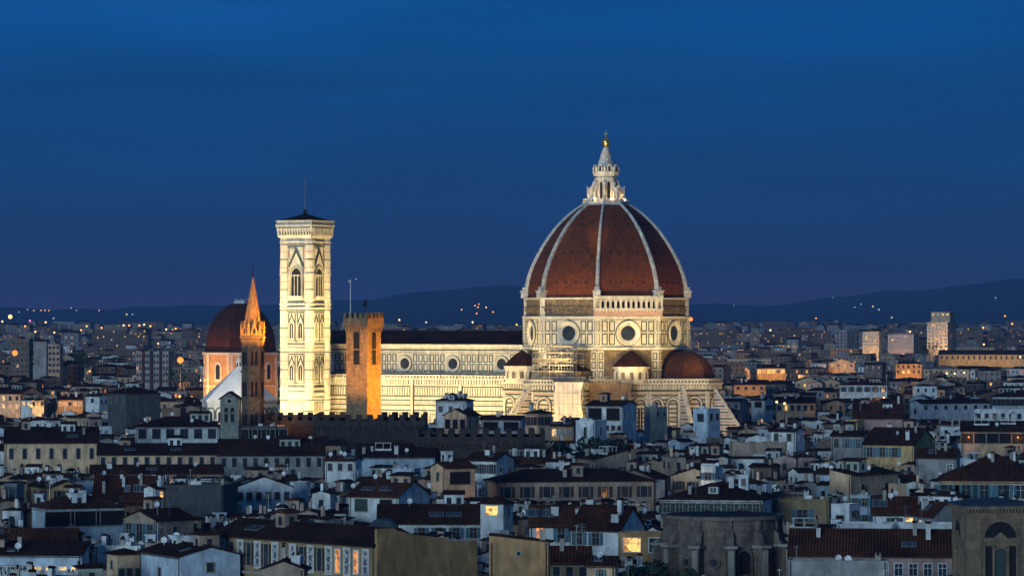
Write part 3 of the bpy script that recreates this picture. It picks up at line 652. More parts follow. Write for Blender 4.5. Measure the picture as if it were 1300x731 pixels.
KEYS = []                                             # (short name, screen box, plan corners, distance) of everything placed by hand
def reg(sn, x0, x1, yt, yb, plan, Y): KEYS.append((sn, x0, x1, yt, yb, plan, Y))
def crenwall(mb, F, u0, u1, z, m=0, step=2.6, wd=1.5, h=1.5, th=.7):
    n = int((u1-u0)/step)
    for i in range(n+1): u = u0 + i*(u1-u0)/n; F.box(mb, max(u-wd/2,u0), min(u+wd/2,u1), z, z+h, -th, 0, m)
def fort(label, x0, x1, Y, ytop, depth, sn, ybot, rz=0, lit=False, name='palace'):
    z = CZ + (HY-ytop)/FOC*Y; a = px2w(x0, 0, Y); c = px2w(x1, 0, Y); L = (c-a).length
    t = thing(name, label, 'palace', (a.x, Y, 0), 0); b = MB()
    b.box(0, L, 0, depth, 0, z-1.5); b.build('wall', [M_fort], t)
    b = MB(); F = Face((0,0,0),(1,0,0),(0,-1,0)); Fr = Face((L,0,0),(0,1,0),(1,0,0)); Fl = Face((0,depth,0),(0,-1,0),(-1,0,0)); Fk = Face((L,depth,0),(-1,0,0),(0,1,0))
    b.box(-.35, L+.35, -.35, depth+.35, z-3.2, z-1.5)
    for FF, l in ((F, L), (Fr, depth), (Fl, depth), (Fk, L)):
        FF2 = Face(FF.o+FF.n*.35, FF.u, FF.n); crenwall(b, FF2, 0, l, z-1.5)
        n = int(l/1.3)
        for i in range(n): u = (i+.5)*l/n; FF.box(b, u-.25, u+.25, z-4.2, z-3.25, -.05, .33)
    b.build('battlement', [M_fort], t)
    reg(sn, x0, x1, ytop, ybot, [(a.x,Y),(c.x,Y),(c.x,Y+depth),(a.x,Y+depth)], Y)
    return t
fort('dark crenellated palace wall at the foot of the orange lit square tower', 401, 538, 985, 526, 30, 'crenellated palace', 554)
fort('left wing of the fortress palace with lamplit crenels behind the small bell gable', 336, 400.5, 1015, 526, 26, 'fortress wing', 554)
fort('low crenellated range with brick corbel table, right of and below the dark palace wall', 528, 690, 925, 546, 22, 'low crenellated range', 574)
for px, py, Y, e in ((383,533,1050,0),(412,530,1024,1),(447,530,1024,1),(468,529,1024,1),(510,528,1024,1),(532,527,1022,1),(365,541,1010,0),(355,537,1008,0)):
    point(px2w(px, py, Y), 420, (1.0,.4,.06), .3)
lamp('floodlight', px2w(372, 556, 1000), px2w(372, 545, 1018), 260, (1.0,.55,.15), R(150), .3)
lamp('floodlight', px2w(610, 585, 912), px2w(612, 570, 926), 90, (1.0,.55,.25), R(150), .3)

# ------------------------------------------------------------------ the hexagonal bell tower with a lit spire
Yd = 1035.0; cD = px2w(321, 0, Yd); cD.z = 0
badia = thing('bell_tower', 'slender dark hexagonal bell tower with an orange lit pointed spire', 'bell tower', cD)
z1 = CZ + (HY-428)/FOC*Yd; ap = 3.05
b = MB(); b.prism(octa(ap, 6, 12), 0, z1, 0)
for z in (z1-1.2, z1-9.5, z1-17.5): b.prism(octa(ap+.28, 6, 12), z, z+.6, 0)
b.prism(octa(ap+.5, 6, 12), z1-.4, z1+.4, 0)
b.build('tower_shaft', [M_badia], badia)
for k in range(6):
    F = octface(12+30+60*k, ap*math.cos(R(30)))
    for z0, hh in ((z1-7.6, 3.4), (z1-16, 3.6), (z1-24, 3.0)):
        b = MB()
        for s in (-.52, .52): F.arch(b, s, .8, z0, z0+hh, -.05, .06, 1)
        F.archring(b, 0, 2.0, .22, z0, z0+hh+.1, -.05, .2, 0)
        b.build('twin_window', [M_badia, M_dark], badia)
    b = MB(); F2 = octface(12+30+60*k, (ap+.1)*math.cos(R(30)))
    b.ext([F2.p(-1.2,z1+.4,.15), F2.p(1.2,z1+.4,.15), F2.p(0,z1+4.4,.15)], F2.n*-.8, 0); F2.arch(b, 0, .7, z1+.9, z1+1.9, .1, .2, 1, 1.4)
    b.build('gable', [M_spire, M_dark], badia)
    a = R(12+60*k); b = MB(); c = (ap*math.cos(a), ap*math.sin(a)); b.prism(octa(.38, 4, 45, c), z1+.4, z1+2.4); b.lathe([(.42,z1+2.4),(.05,z1+4.6)], 4, c); b.build('pinnacle', [M_spire], badia)
b = MB(); b.prism(octa(ap-.15, 6, 12), z1+.4, z1+15.8, 0, octa(.22, 6, 12)); b.build('spire', [M_spire], badia)
b = MB(); b.tube((0,0,z1+15.6),(0,0,z1+19.5),.07,5); b.sphere((0,0,z1+17.0), .35, 6); b.box(-.45,.45,-.04,.04,z1+18.3,z1+18.5); b.build('finial', [M_dark], badia)
for dx, dy, e in ((8.5,-8,900), (-7,-9,420), (10,3.0,800)): lamp('floodlight', cD+Vector((dx,dy,z1-5)), cD+Vector((0,0,z1+9)), e*11, (1.0,.40,.03), R(75), .15)
lamp('floodlight', cD+Vector((-14,-12,18)), cD+Vector((0,0,z1-12)), 220, (1.0,.6,.25), R(80), .3)
for dz in (-5.2, -14.0): point(cD+Vector((.6,-3.6,z1+dz)), 30, (1.0,.45,.1), .1)
reg('dark hexagonal bell tower', 303, 339, 335, 540, [(cD.x-4,Yd-4),(cD.x+4,Yd-4),(cD.x+4,Yd+4),(cD.x-4,Yd+4)], Yd)

# ------------------------------------------------------------------ the domed chapel and the white octagonal roof
Ym = 1520.0; cM = px2w(305.5, 0, Ym); cM.z = 0
chap = thing('domed_chapel', 'domed chapel with plain dark red dome over an orange lit drum', 'church', cM, R(10))
zb = CZ+(HY-447)/FOC*Ym; rm = 15.0; b = MB()
b.prism(octa(rm), 0, zb, 0); b.prism(octa(rm+.8), zb-1.0, zb, 1); b.prism(octa(rm+.5), zb-13.5, zb-12.8, 1)
for k in range(8):
    F = octface(45*k, rm*math.cos(R(22.5)))
    for s in (-1,1): F.box(b, s*5.0-.55, s*5.0+.55, 0, zb-1.05, -.05, .3, 1)
b.build('drum', [mat('orange_plaster', (.62,.36,.18), (.5,.28,.14), fine=.8), mat('pale_pilaster', (.66,.6,.5))], chap)
for k in range(8):
    F = octface(45*k, rm*math.cos(R(22.5))); b = MB()
    F.arch(b, 0, 3.6, zb-11.5, zb-5.5, -.05, .35, 0); F.arch(b, 0, 2.0, zb-10.5, zb-5.7, .3, .42, 1); b.build('window', [mat('pale_pilaster', (0,0,0)), M_pane], chap)
b = MB(); vs = []; hs2 = [1.4+17*math.sin(R(a)) for a in (0,)]
for i in range(13):
    a = R(90*i/12*.985); vs += [(x,y,zb+19.6*math.sin(a)) for x,y in octa((rm-.4)*math.cos(a)**.92)]
b.add(vs, [(i*8+k, i*8+(k+1)%8, (i+1)*8+(k+1)%8, (i+1)*8+k) for i in range(12) for k in range(8)])
b.build('dome_shell', [mat('chapel_tiles', (.10,.026,.014), (.055,.017,.011), scale=.4, fine=.6, band=(.6,.6,.85,.75))], chap)
b = MB(); b.prism(octa(3.0), zb+19.0, zb+19.9, 0); b.prism(octa(2.7), zb+19.9, zb+20.6, 0)
for k in range(8): a = R(45*k); b.tube((2.7*math.cos(a),2.7*math.sin(a),zb+20.6),(2.7*math.cos(a),2.7*math.sin(a),zb+21.4),.08,4)
b.build('terrace', [M_chimw], chap)
for dx, dy, e in ((-26,-14,15000), (-6,-30,9500), (26,-18,3500)): lamp('floodlight', cM+Vector((dx,dy,18)), cM+Vector((dx*.4,dy*.4,zb-6)), e, (1.0,.42,.07), R(90), .4)
Yq = 1330.0; cQ = px2w(304, 0, Yq); cQ.z = 0
bap = thing('baptistery', 'low octagonal building with a bright white pyramid roof behind the hexagonal tower', 'baptistery', cQ, R(-30))
zq = CZ+(HY-507)/FOC*Yq; za = CZ+(HY-466)/FOC*Yq
b = MB(); b.prism(octa(13.2), 0, zq, 0); b.prism(octa(13.7), zq-.8, zq, 0)
for k in range(8):
    F = octface(45*k, 13.2*math.cos(R(22.5)))
    for c in (-3.4,0,3.4): F.archring(b, c, 2.4, .4, zq-8, zq-4, -.05, .2, 1); F.arch(b, c, .9, zq-7.5, zq-4.5, -.05, .08, 2)
b.build('wall', [M_marble, M_green, M_dark], bap)
b = MB(); b.prism(octa(13.4), zq, za, 0, octa(1.2)); b.build('pyramid_roof', [mat('white_roof_marble', (.74,.73,.72), (.6,.6,.6), scale=.5)], bap)
b = MB(); b.prism(octa(1.3), za-.3, za+2.0, 0); b.lathe([(1.5,za+2.0),(.1,za+4.2)], 8); b.sphere((0,0,za+4.5),.35,5)
for k in range(8): F = octface(45*k, 1.3*math.cos(R(22.5))); F.arch(b, 0, .5, za+.2, za+1.4, -.02, .04, 1)
b.build('lantern', [M_marble, M_dark], bap)
for p in ((-30,-26,16),(-2,-36,30),(30,-28,16)): lamp('floodlight', cQ+Vector(p), cQ+Vector((0,-4,28)), 9500, (1.0,.86,.66), R(80), .5)

# ------------------------------------------------------------------ small bell gable tower
Yg = 1000.0; cG = px2w(293, 0, Yg); cG.z = 0
bg_ = thing('bell_gable', 'small grey stone bell gable with two arched openings and a round hole under its pediment', 'bell gable', cG, R(-14))
zt = CZ+(HY-506)/FOC*Yg; hw = 2.5; b = MB(); b.box(-hw, hw, -1.1, 1.1, 0, zt)
b.ext([(-hw,-1.1,zt),(hw,-1.1,zt),(0,-1.1,zt+1.5)], (0,2.2,0)); b.box(-hw-.15, hw+.15, -1.25, 1.25, zt-6.6, zt-6.2)
b.build('wall', [mat('grey_stone', (.25,.26,.23), (.15,.16,.145), scale=.9, bump=.5, fine=.7)], bg_)
b = MB()
for s in (-1, 1): b.ext([(s*(hw+.4),-1.4,zt-.2),(s*(hw+.4),-1.4,zt+.1),(0,-1.4,zt+2.0),(0,-1.4,zt+1.55)], (0,2.8,0))
b.build('roof', [roofm(1)], bg_)
F = Face((0,-1.1,0),(1,0,0),(0,-1,0)); Fk = Face((0,1.1,0),(-1,0,0),(0,1,0))
for FF in (F, Fk):
    for s in (-.85, .85): b = MB(); FF.arch(b, s, 1.0, zt-6.0, zt-2.7, -.05, .05, 0); FF.archring(b, s, 1.05, .2, zt-6.0, zt-2.7, -.05, .15, 1); b.build('bell_opening', [M_dark, M_stonetrim], bg_)
    b = MB(); FF.disc(b, 0, zt-.6, .55, -.05, .05, 0); FF.ring(b, 0, zt-.6, .5, .95, .04, .15, 1); b.build('round_opening', [M_dark, M_stonetrim], bg_)
b = MB(); b.tube((-.8,-1.25,zt-4.0),(-.8,-1.25,zt-3.2),.38,8,0,.16); b.tube((.9,-1.25,zt-4.0),(.9,-1.25,zt-3.2),.38,8,0,.16); b.build('bells', [M_metal], bg_)
reg('small bell gable', 279, 307, 493, 572, [(cG.x-3,Yg-2),(cG.x+3,Yg-2),(cG.x+3,Yg+2),(cG.x-3,Yg+2)], Yg)
# ------------------------------------------------------------------ houses: shared small meshes
def _win(wd, h, st):
    b = MB(); F = Face((0,0,0),(1,0,0),(0,-1,0)); t = .14
    pane = {'l': 3, 'a': 4, 'o': 5}.get(st, 1)
    if st == 'c':
        F.box(b, -wd/2, 0-.02, 0, h, -.05, .07, 2); F.box(b, .02, wd/2, 0, h, -.05, .07, 2)
        for s in (-1, 1):
            for i in range(5): F.box(b, s*wd/4-wd*.19, s*wd/4+wd*.19, h*(.06+.19*i), h*(.06+.19*i)+h*.11, .0, .09, 2)
    else:
        F.box(b, -wd/2, wd/2, 0, h, -.05, .03, pane)
        if st not in 'ods':
            F.box(b, -.04, .04, 0, h, 0, .07, 0); F.box(b, -wd/2, -.04, h*.62, h*.62+.07, 0, .06, 0); F.box(b, .04, wd/2, h*.62, h*.62+.07, 0, .06, 0)
        if st in 'gbs':
            for s in (-1, 1): F.box(b, s*(wd/2+.12+wd*.24)-wd*.24, s*(wd/2+.12+wd*.24)+wd*.24, -.02, h+.02, -.05, .1, 2)
    F.box(b, -wd/2-t, -wd/2, -.02, h+t, -.05, .1, 0); F.box(b, wd/2, wd/2+t, -.02, h+t, -.05, .1, 0)
    F.box(b, -wd/2, wd/2, h, h+t, -.05, .1, 0); F.box(b, -wd/2-t-.05, wd/2+t+.05, -.16, -.03, -.05, .2, 0)
    return b
WC = {}
def wmesh(wd, h, st):
    k = (round(wd,2), round(h,2), st)
    if k not in WC:
        sh = {'b': M_shutb, 's': M_shutbr}.get(st, M_shut); fr = M_wf if st in 'pla' else M_stonetrim
        WC[k] = _win(wd, h, st).mesh('window', [fr, M_pane, sh, M_lit, M_lit2, M_dark])
    return WC[k]
def _chim(a, b_, h, cap):
    b = MB(); b.box(-a/2,a/2,-b_/2,b_/2,-.9,h); b.box(-a/2-.08,a/2+.08,-b_/2-.08,b_/2+.08,h,h+.12,0)
    if cap == 0:
        for s in (-1,1): b.box(s*a*.38-.07,s*a*.38+.07,-b_/2,b_/2,h+.12,h+.5)
        b.ext([(-a/2-.15,-b_/2-.1,h+.5),(a/2+.15,-b_/2-.1,h+.5),(0,-b_/2-.1,h+.85)], (0,b_+.2,0), 1)
    elif cap == 1:
        b.lathe([(.2,h+.12),(.17,h+.6),(.24,h+.62),(.24,h+.72)], 8, (0,0), 1)
    else:
        for s in (-1,1): b.lathe([(.14,h+.12),(.12,h+.55)], 7, (s*a*.25,0), 1)
    return b
CH = [_chim(.75,.6,1.2,0).mesh('chimney',[M_chim,roofm(1)]), _chim(.6,.6,1.5,1).mesh('chimney',[M_chim,roofm(0)]), _chim(1.2,.6,1.0,2).mesh('chimney',[M_chimw,roofm(2)]), _chim(.9,.7,1.7,0).mesh('chimney',[M_chimw,roofm(1)])]
def _dish():
    b = MB(); b.tube((0,0,-.6),(0,0,.75),.05,6,1); n = 14; vs = []
    for r, d in ((.05,.12),(.28,.07),(.48,0)):
        for k in range(n): a = 2*math.pi*k/n; vs.append((r*math.cos(a), -.12+ -d*-1, .9+r*math.sin(a)))
    b.add(vs, [(i*n+k,i*n+(k+1)%n,(i+1)*n+(k+1)%n,(i+1)*n+k) for i in range(2) for k in range(n)] + [tuple(range(n))], 0)
    b.tube((0,-.1,.5),(0,-.6,.85),.03,4,1); b.box(-.06,.06,-.68,-.56,.8,.92,1)
    return b.mesh('satellite_dish', [M_dish, M_metal])
DISH = _dish()
def _ant(h):
    b = MB(); b.tube((0,0,-.5),(0,0,h),.035,4)
    for z, l in ((h-.1,.6),(h-.5,.8),(h-.9,.5)):
        b.tube((-l,0,z),(l,0,z),.02,4)
    for x in (-.5,-.25,0,.25,.5): b.tube((x,-.25,h-.1),(x,.25,h-.1),.015,4)
    return b.mesh('antenna', [M_metal])
ANT = [_ant(2.6), _ant(3.6)]
def _sky(wd, h, k):
    b = MB(); b.box(-wd/2,wd/2,0,h,-.1,.14,0); b.box(-wd/2+.12,wd/2-.12,.12,h-.12,.14,.17,1); b.box(-.04,.04,.12,h-.12,.17,.2,0)
    return b.mesh('skylight', [M_metal, M_slate])
SKY = [_sky(1.2,1.5,0), _sky(2.6,1.6,0)]
def _ac():
    b = MB(); b.box(-.55,.55,-.35,.35,-.4,.9,0); F = Face((0,-.35,0),(1,0,0),(0,-1,0)); F.disc(b,0,.35,.36,-.02,.03,1,14); F.ring(b,0,.35,.3,.42,.03,.08,0,14)
    return b.mesh('air_conditioner', [M_wf, M_dark])
AC = _ac()
def _dorm():
    b = MB(); b.box(-.9,.9,-.9,1.2,-.8,1.1,0); b.ext([(-1.15,-1.1,1.1),(1.15,-1.1,1.1),(0,-1.1,1.75)],(0,2.6,0),1)
    F = Face((0,-.9,0),(1,0,0),(0,-1,0)); F.box(b,-.5,.5,.05,.95,-.02,.04,2); F.box(b,-.04,.04,.05,.95,.03,.07,0)
    return b.mesh('dormer', [M_chimw, roofm(0), M_pane])
DORM = _dorm()

def _room(wd, d, h, k):
    b = MB(); b.box(-wd/2,wd/2,0,d,-2.5,h,0); F = Face((0,0,0),(1,0,0),(0,-1,0))
    if k == 0: b.ext([(-wd/2-.3,-.4,h+.01),(-wd/2-.3,d+.3,h+.5),(-wd/2-.3,d+.3,h+.68),(-wd/2-.3,-.4,h+.18)],(wd+.6,0,0),1)
    elif k == 1: b.ext([(-wd/2-.35,-.35,h+.01),(wd/2+.35,-.35,h+.01),(wd/2+.35,-.35,h+.15),(0,-.35,h+wd*.2+.15),(-wd/2-.35,-.35,h+.15)],(0,d+.7,0),1)
    else: b.box(-wd/2-.12,wd/2+.12,-.12,d+.12,h+.01,h+.2,0)
    n = max(1,int(wd/1.5))
    for i in range(n):
        u = -wd/2+(i+.5)*wd/n; F.box(b,u-.42,u+.42,h-1.75,h-.5,-.05,.04,2); F.box(b,u-.55,u+.55,h-1.9,h-1.76,-.05,.12,3)
    F2 = Face((wd/2,0,0),(0,1,0),(1,0,0)); F2.box(b,d*.35,d*.35+.8,h-1.7,h-.5,-.05,.04,2)
    return b.mesh('roof_room', [wallm(('white','cream','blue','white','tan','sage')[int(wd*7+h*3)%6]), roofm(int(d)%3), M_pane, M_stonetrim])
ROOMS = [_room(w_, d_, h_, k_) for w_, d_, h_, k_ in ((2.6,2.4,1.5,0),(3.4,3,2.1,0),(2.2,2.2,2.4,1),(4.2,3,1.6,0),(3,2.6,1.3,2),(5,3,2.0,0),(2.4,3,1.9,1),(1.8,1.8,2.8,2))]
def _pergola():
    b = MB()
    for x in (-1.8,0,1.8):
        for y in (0,2.4): b.tube((x,y,-1.5),(x,y,2.1),.06,4)
    for y in (0,2.4): b.tube((-2,y,2.1),(2,y,2.1),.06,4)
    for i in range(9): b.tube((-2+i*.5,-.2,2.15),(-2+i*.5,2.6,2.15),.035,4)
    b.box(-2,2,0,2.4,-1.5,.05,1); b.box(-2,2,-.05,.05,.05,.75,1)
    return b.mesh('roof_terrace', [M_wf, M_chimw])
PERG = _pergola()
def house(label, cat, C, L, D, th, ze, roof='X', colk='white', rise=None, wins=(), seed=0, clut=3, group=None, name='house', roofk=None, skip_back=True):
    rnd = random.Random(seed*7919+13)
    t = thing(name, label, cat, (C[0], C[1], 0), -th, group)
    wm = wallm(colk); rk = roofm(rnd.randrange(3) if roofk is None else roofk); ov = .55; ox = .3
    b = MB(); rb = MB()
    if roof in 'XY':
        span = D if roof == 'X' else L
        rise = rise if rise is not None else span/2*rnd.uniform(.30,.38)
        s = rise/(span/2)
        if roof == 'X':
            b.ext([(0,0,0),(0,D,0),(0,D,ze),(0,D/2,ze+rise),(0,0,ze)], (-L,0,0))
            pr = [(-ov,ze-ov*s),(-ov,ze-ov*s+.2),(D/2,ze+rise+.26),(D+ov,ze-ov*s+.2),(D+ov,ze-ov*s),(D/2,ze+rise)]
            rb.ext([(ox,y,z+.02) for y,z in pr], (-L-2*ox,0,0))
            rb.box(-L-ox, ox, D/2-.16, D/2+.16, ze+rise+.2, ze+rise+.36)
            zr = lambda x,y: ze+rise - abs(y-D/2)*s + .2
        else:
            b.ext([(0,0,0),(-L,0,0),(-L,0,ze),(-L/2,0,ze+rise),(0,0,ze)], (0,D,0))
            pr = [(ov,ze-ov*s),(ov,ze-ov*s+.2),(-L/2,ze+rise+.26),(-L-ov,ze-ov*s+.2),(-L-ov,ze-ov*s),(-L/2,ze+rise)]
            rb.ext([(x,-ox,z+.02) for x,z in pr], (0,D+2*ox,0))
            rb.box(-L/2-.16, -L/2+.16, -ox, D+ox, ze+rise+.2, ze+rise+.36)
            zr = lambda x,y: ze+rise - abs(x+L/2)*s + .2
    elif roof == 'H':
        m = min(L,D)/2; rise = rise if rise is not None else m*rnd.uniform(.30,.38); s = rise/m
        b.box(-L,0,0,D,0,ze)
        x0,x1,y0,y1 = -L-ov, ov, -ov, D+ov; q = (m+ov)*.999; zt = ze+rise+.2; z0 = ze+.02; z1_ = ze+.16
        rb.box(x0,x1,y0,y1,z0,z1_)
        if L >= D: A_,B_ = (x0+q,(y0+y1)/2,zt),(x1-q,(y0+y1)/2,zt)
        else: A_,B_ = ((x0+x1)/2,y0+q,zt),((x0+x1)/2,y1-q,zt)
        c = [(x0,y0,z1_),(x1,y0,z1_),(x1,y1,z1_),(x0,y1,z1_)]
        if L >= D: rb.add(c+[A_,B_],[(0,1,5,4),(1,2,5),(2,3,4,5),(3,0,4)])
        else: rb.add(c+[A_,B_],[(0,1,4),(1,2,5,4),(2,3,5),(3,0,4,5)])
        zr = lambda x,y: ze+.16+min(min(x+L,-x),min(y,D-y))*s
    elif roof == 'S':
        rise = rise if rise is not None else D*.22; s = rise/D
        b.ext([(0,0,0),(0,D,0),(0,D,ze+rise),(0,0,ze)], (-L,0,0))
        rb.ext([(ox,-ov,ze-ov*s+.02),(ox,-ov,ze-ov*s+.22),(ox,D+.1,ze+rise+.24),(ox,D+.1,ze+rise+.02)], (-L-2*ox,0,0))
        zr = lambda x,y: ze + y*s + .2
    elif roof == 'T':                                 # shed falling to the right
        rise = rise if rise is not None else L*.2; s = rise/L
        b.ext([(0,0,0),(-L,0,0),(-L,0,ze+rise),(0,0,ze)], (0,D,0))
        rb.ext([(ov,-.02,ze-ov*s+.02),(ov,-.02,ze-ov*s+.2),(-L-.1,-.02,ze+rise+.22),(-L-.1,-.02,ze+rise+.02)], (0,D+.04,0))
        zr = lambda x,y: ze + -x*s + .2
    else:                                             # flat roof behind a parapet
        b.box(-L,0,0,D,0,ze-.7); pb = MB()
        for q in ((-L,0,0,.3),(-L,0,D-.3,D),(-L,-L+.3,.3,D-.3),(-.3,0,.3,D-.3)): pb.box(*q, ze-.7, ze)
        for q in ((-L-.08,.08,-.08,.36),(-L-.08,.08,D-.36,D+.08),(-L-.08,-L+.36,.36,D-.36),(-.36,.08,.36,D-.36)): pb.box(*q, ze, ze+.1)
        pb.build('parapet', [wm], t); rb.box(-L+.31,-.31,.31,D-.31,ze-.69,ze-.6)
        zr = lambda x,y: ze-.6
    b.build('wall', [wm], t)
    ro = rb.build('roof', [rk if roof != 'F' else mat('terrace_floor', (.22,.15,.12), (.14,.1,.085))], t)
    for side, n, rows, wd, h, off, st, lit in wins:
        W = L if side == 'L' else D
        for r_ in range(rows):
            for i in range(n):
                st2 = st
                for q in lit:
                    if q[0] == i and q[1] == r_: st2 = q[2] if len(q) > 2 else 'l'
                if st2 == '-': continue
                jit = 0
                if group and st2 not in 'la':
                    if rnd.random() < .14: continue
                    jit = rnd.uniform(-.35,.35)
                    if rnd.random() < .22: st2 = rnd.choice('cdp')
                z = ze - off - h - r_*(h+1.7)
                if z < .5: continue
                f = (i+.5)/n
                if side == 'L': link('window', wmesh(wd,h,st2), t, (-L+f*L+jit, 0, z-abs(jit)*.4), 0)
                else: link('window', wmesh(wd,h,st2), t, (0, f*D+jit, z), R(90))
    if clut and Vector((C[0],C[1])).length < 1150:
        b = MB()
        for x in ((-L+.35, -.3) if L > 7 else (-.3,)): b.tube((x,-.1,0),(x,-.1,ze-.1),.07,5)
        b.box(-L-.2, .2, -.62, -.48, ze-.32, ze-.2) if roof in 'XHS' else None
        b.build('drainpipe', [M_shutbr], t)
    for i in range(clut + (2 if clut and name == 'house' else 0)):
        k = rnd.random(); x = -L*rnd.uniform(.08,.92); y = D*rnd.uniform(.12,.6)
        if k < .40: link('chimney', CH[rnd.randrange(4)], ro, (x,y,zr(x,y)), rnd.choice((0,R(90))))
        elif k < .62: link('satellite_dish', DISH, ro, (x,y,zr(x,y)), th+rnd.uniform(-.7,.7))
        elif k < .82: link('antenna', ANT[rnd.randrange(2)], ro, (x,y,zr(x,y)), rnd.uniform(0,3))
        elif roof in 'XS':
            y = D*.14; o = link('skylight', SKY[rnd.randrange(2)], ro, (x,y,zr(x,y)+.02), 0); o.rotation_euler = (math.atan(s),0,0)
        elif roof == 'F': link('air_conditioner', AC, ro, (x,D*.2,zr(x,y)+.4), 0)
        elif roof == 'H' and rnd.random() < .5: link('dormer', DORM, ro, (-L/2, D*.2, zr(-L/2,D*.2)), 0)
    if (name == 'house' or L > 11) and clut and L > 5 and D > 5 and roof != 'F':
        for q in range(2 if L > 9 else 1):
            if rnd.random() < .62:
                me = ROOMS[rnd.randrange(8)] if rnd.random() < .8 else PERG
                x = -L*((.28 if q else .72) + rnd.uniform(-.08,.08)); y = D*rnd.uniform(.25,.5)
                link('roof_room' if me is not PERG else 'roof_terrace', me, ro, (x,y,zr(x,y)-.3), 0)
    return t, zr

def solve(x0, xc, x1, Y, th, D=None, L=None):
    kc, k0, k1 = (xc-CX)/FOC, (x0-CX)/FOC, (x1-CX)/FOC; Cx = kc*Y
    if x0 < xc: L = (Cx - k0*Y)/(math.cos(th) + k0*math.sin(th))
    if x1 > xc and D is None: D = (k1*Y - Cx)/(math.sin(th) - k1*math.cos(th))
    return Cx, L, D
def plan(Cx, Y, L, D, th):
    a = (-math.cos(th), math.sin(th)); b = (math.sin(th), math.cos(th))
    return [(Cx,Y), (Cx+a[0]*L, Y+a[1]*L), (Cx+a[0]*L+b[0]*D, Y+a[1]*L+b[1]*D), (Cx+b[0]*D, Y+b[1]*D)]
KN = 0
def K(sn, label, x0, xc, x1, ev, Y, bot, roof='X', colk='white', th=None, rise=None, wins=(), clut=2, cat='house', D=None, name='house', roofk=None):
    """one named building: left end, near corner, right end and eaves row of the photo, at distance Y"""
    global KN; KN += 1
    if 440 < ev <= 532 and Y < 2200 and not (545 < x0 < 925) and not (130 < x0 < 235): Y = FOC*(CZ-23)/(ev-HY)
    kc = (xc-CX)/FOC
    if x1 > xc+7 and xc > x0+4 and not any(q[0] == 'R' for q in wins) and ev > 500: wins = list(wins) + [('R', 1 + KN % 3, 1, .8+.1*(KN % 4), 1.3+.15*(KN % 3), 1.2+.4*(KN % 3), 'dcgp'[KN % 4], [])]
    if th is None:
        if x1 <= xc: th = math.atan(kc) - R(.4); D = D or 11
        elif x0 >= xc: th = R(89)
        else: th = R(25) if (xc-x0) >= (x1-xc)*.75 else R(58)
    else: th = R(th)
    Cx, L, D = solve(x0, xc, x1 if x1 > xc else xc, Y, th, D)
    D = max(4, min(D, 34)); ze = CZ + (HY-ev)/FOC*Y
    t, zr = house(label, cat, (Cx, Y), L, D, th, ze, roof, colk, rise, wins, KN, clut, None, name, roofk)
    reg(sn, x0, max(x1,xc), ev-12, bot, plan(Cx, Y, L, D, th), Y)
    return t, L, D, ze, zr

# ------------------------------------------------------------------ the named buildings, far to near
K('pale lit tower block','pale many-storeyed tower block standing above the skyline on the far right',1177,1203,1222,409,3700,436,'F','cream',20,wins=[('L',5,7,2.0,1.7,2,'d',[(1,0,'l'),(3,2,'a'),(2,4,'a')]),('R',3,6,1.6,1.7,2,'d',[(1,3,'a')])],clut=0,cat='tower block',name='tower_block')
K('pale tower block top','narrow lit roof storey on top of the tower block at far right',1182,1206,1212,396,3715,408,'F','cream',20,wins=[('L',4,1,2.0,1.8,1.5,'l',[(1,0,'p')])],clut=0,cat='penthouse',name='penthouse')
K('grey apartment block','plain blue grey apartment block left of two lit apartment blocks, far right',1061,1075,1091,419,3500,438,'F','grey',40,wins=[('R',3,5,1.5,1.5,1.5,'d',[]),('L',3,5,1.5,1.5,1.5,'d',[])],clut=0,cat='apartment block',name='apartment_block')
K('lit apartment block','cream apartment block with lit front, right of the blue grey block',1095,1116,1120,421,3420,436,'F','cream',20,wins=[('L',6,4,1.4,1.5,1.5,'d',[(1,1,'l'),(4,2,'a')])],clut=0,cat='apartment block',name='apartment_block')
K('pinkish apartment block','pinkish white apartment block just left of the far tower block',1127,1160,1166,424,3300,440,'F','pink',15,wins=[('L',8,4,1.4,1.5,1.2,'d',[(1,1,'l'),(5,0,'a')])],clut=1,cat='apartment block',name='apartment_block')
K('dark red block','tall dark red brick block behind the big orange street lamp at far left',14,37,42,430,2200,470,'F','brown',20,wins=[('L',4,6,1.3,1.5,2,'d',[(1,4,'a')])],clut=0,cat='apartment block',name='apartment_block')
K('white stepped block','white windowless gable end of a block, right of the dark red block',43,59,62,433,2150,456,'X','grey',20,clut=0,cat='apartment block',name='apartment_block')
K('brownish block','cream balconied apartment block next to a white gable end at far left',61,76,80,437,2100,470,'F','tan',20,wins=[('L',3,5,1.6,1.5,1,'d',[])],clut=0,cat='apartment block',name='apartment_block')
for i, (a, c) in enumerate(((173,180),(184,190),(195,202),(206,214))):
    K('pale striped slab %d' % i, ['leftmost of four pale narrow tower slabs left of the domed chapel','second of four pale narrow slabs, counted from the left, near domed chapel','third of four pale narrow slabs, counted from the left, near domed chapel','rightmost of four pale slabs, nearest the big orange lamp by the chapel'][i], a, c, c+3, 446, 1950, 468, 'F', 'grey' if i else 'pink', 25, wins=[('L',2,5,1.0,1.5,1.5,'d',[(0,2,'a')] if i == 0 else [])], clut=0, cat='tower slab', name='tower_slab')
K('yellow hall','long yellow hall with a row of dark arched windows at far right',1192,1330,1330,450,2050,462,'X','yellow',wins=[('L',20,1,1.6,3.0,1.2,'d',[])],clut=0,cat='hall',D=22)
K('yellow hall gable','tall pale yellow end block standing behind the long yellow hall',1190,1262,1262,441,2120,446,'F','yellow',clut=0,cat='building',D=12)
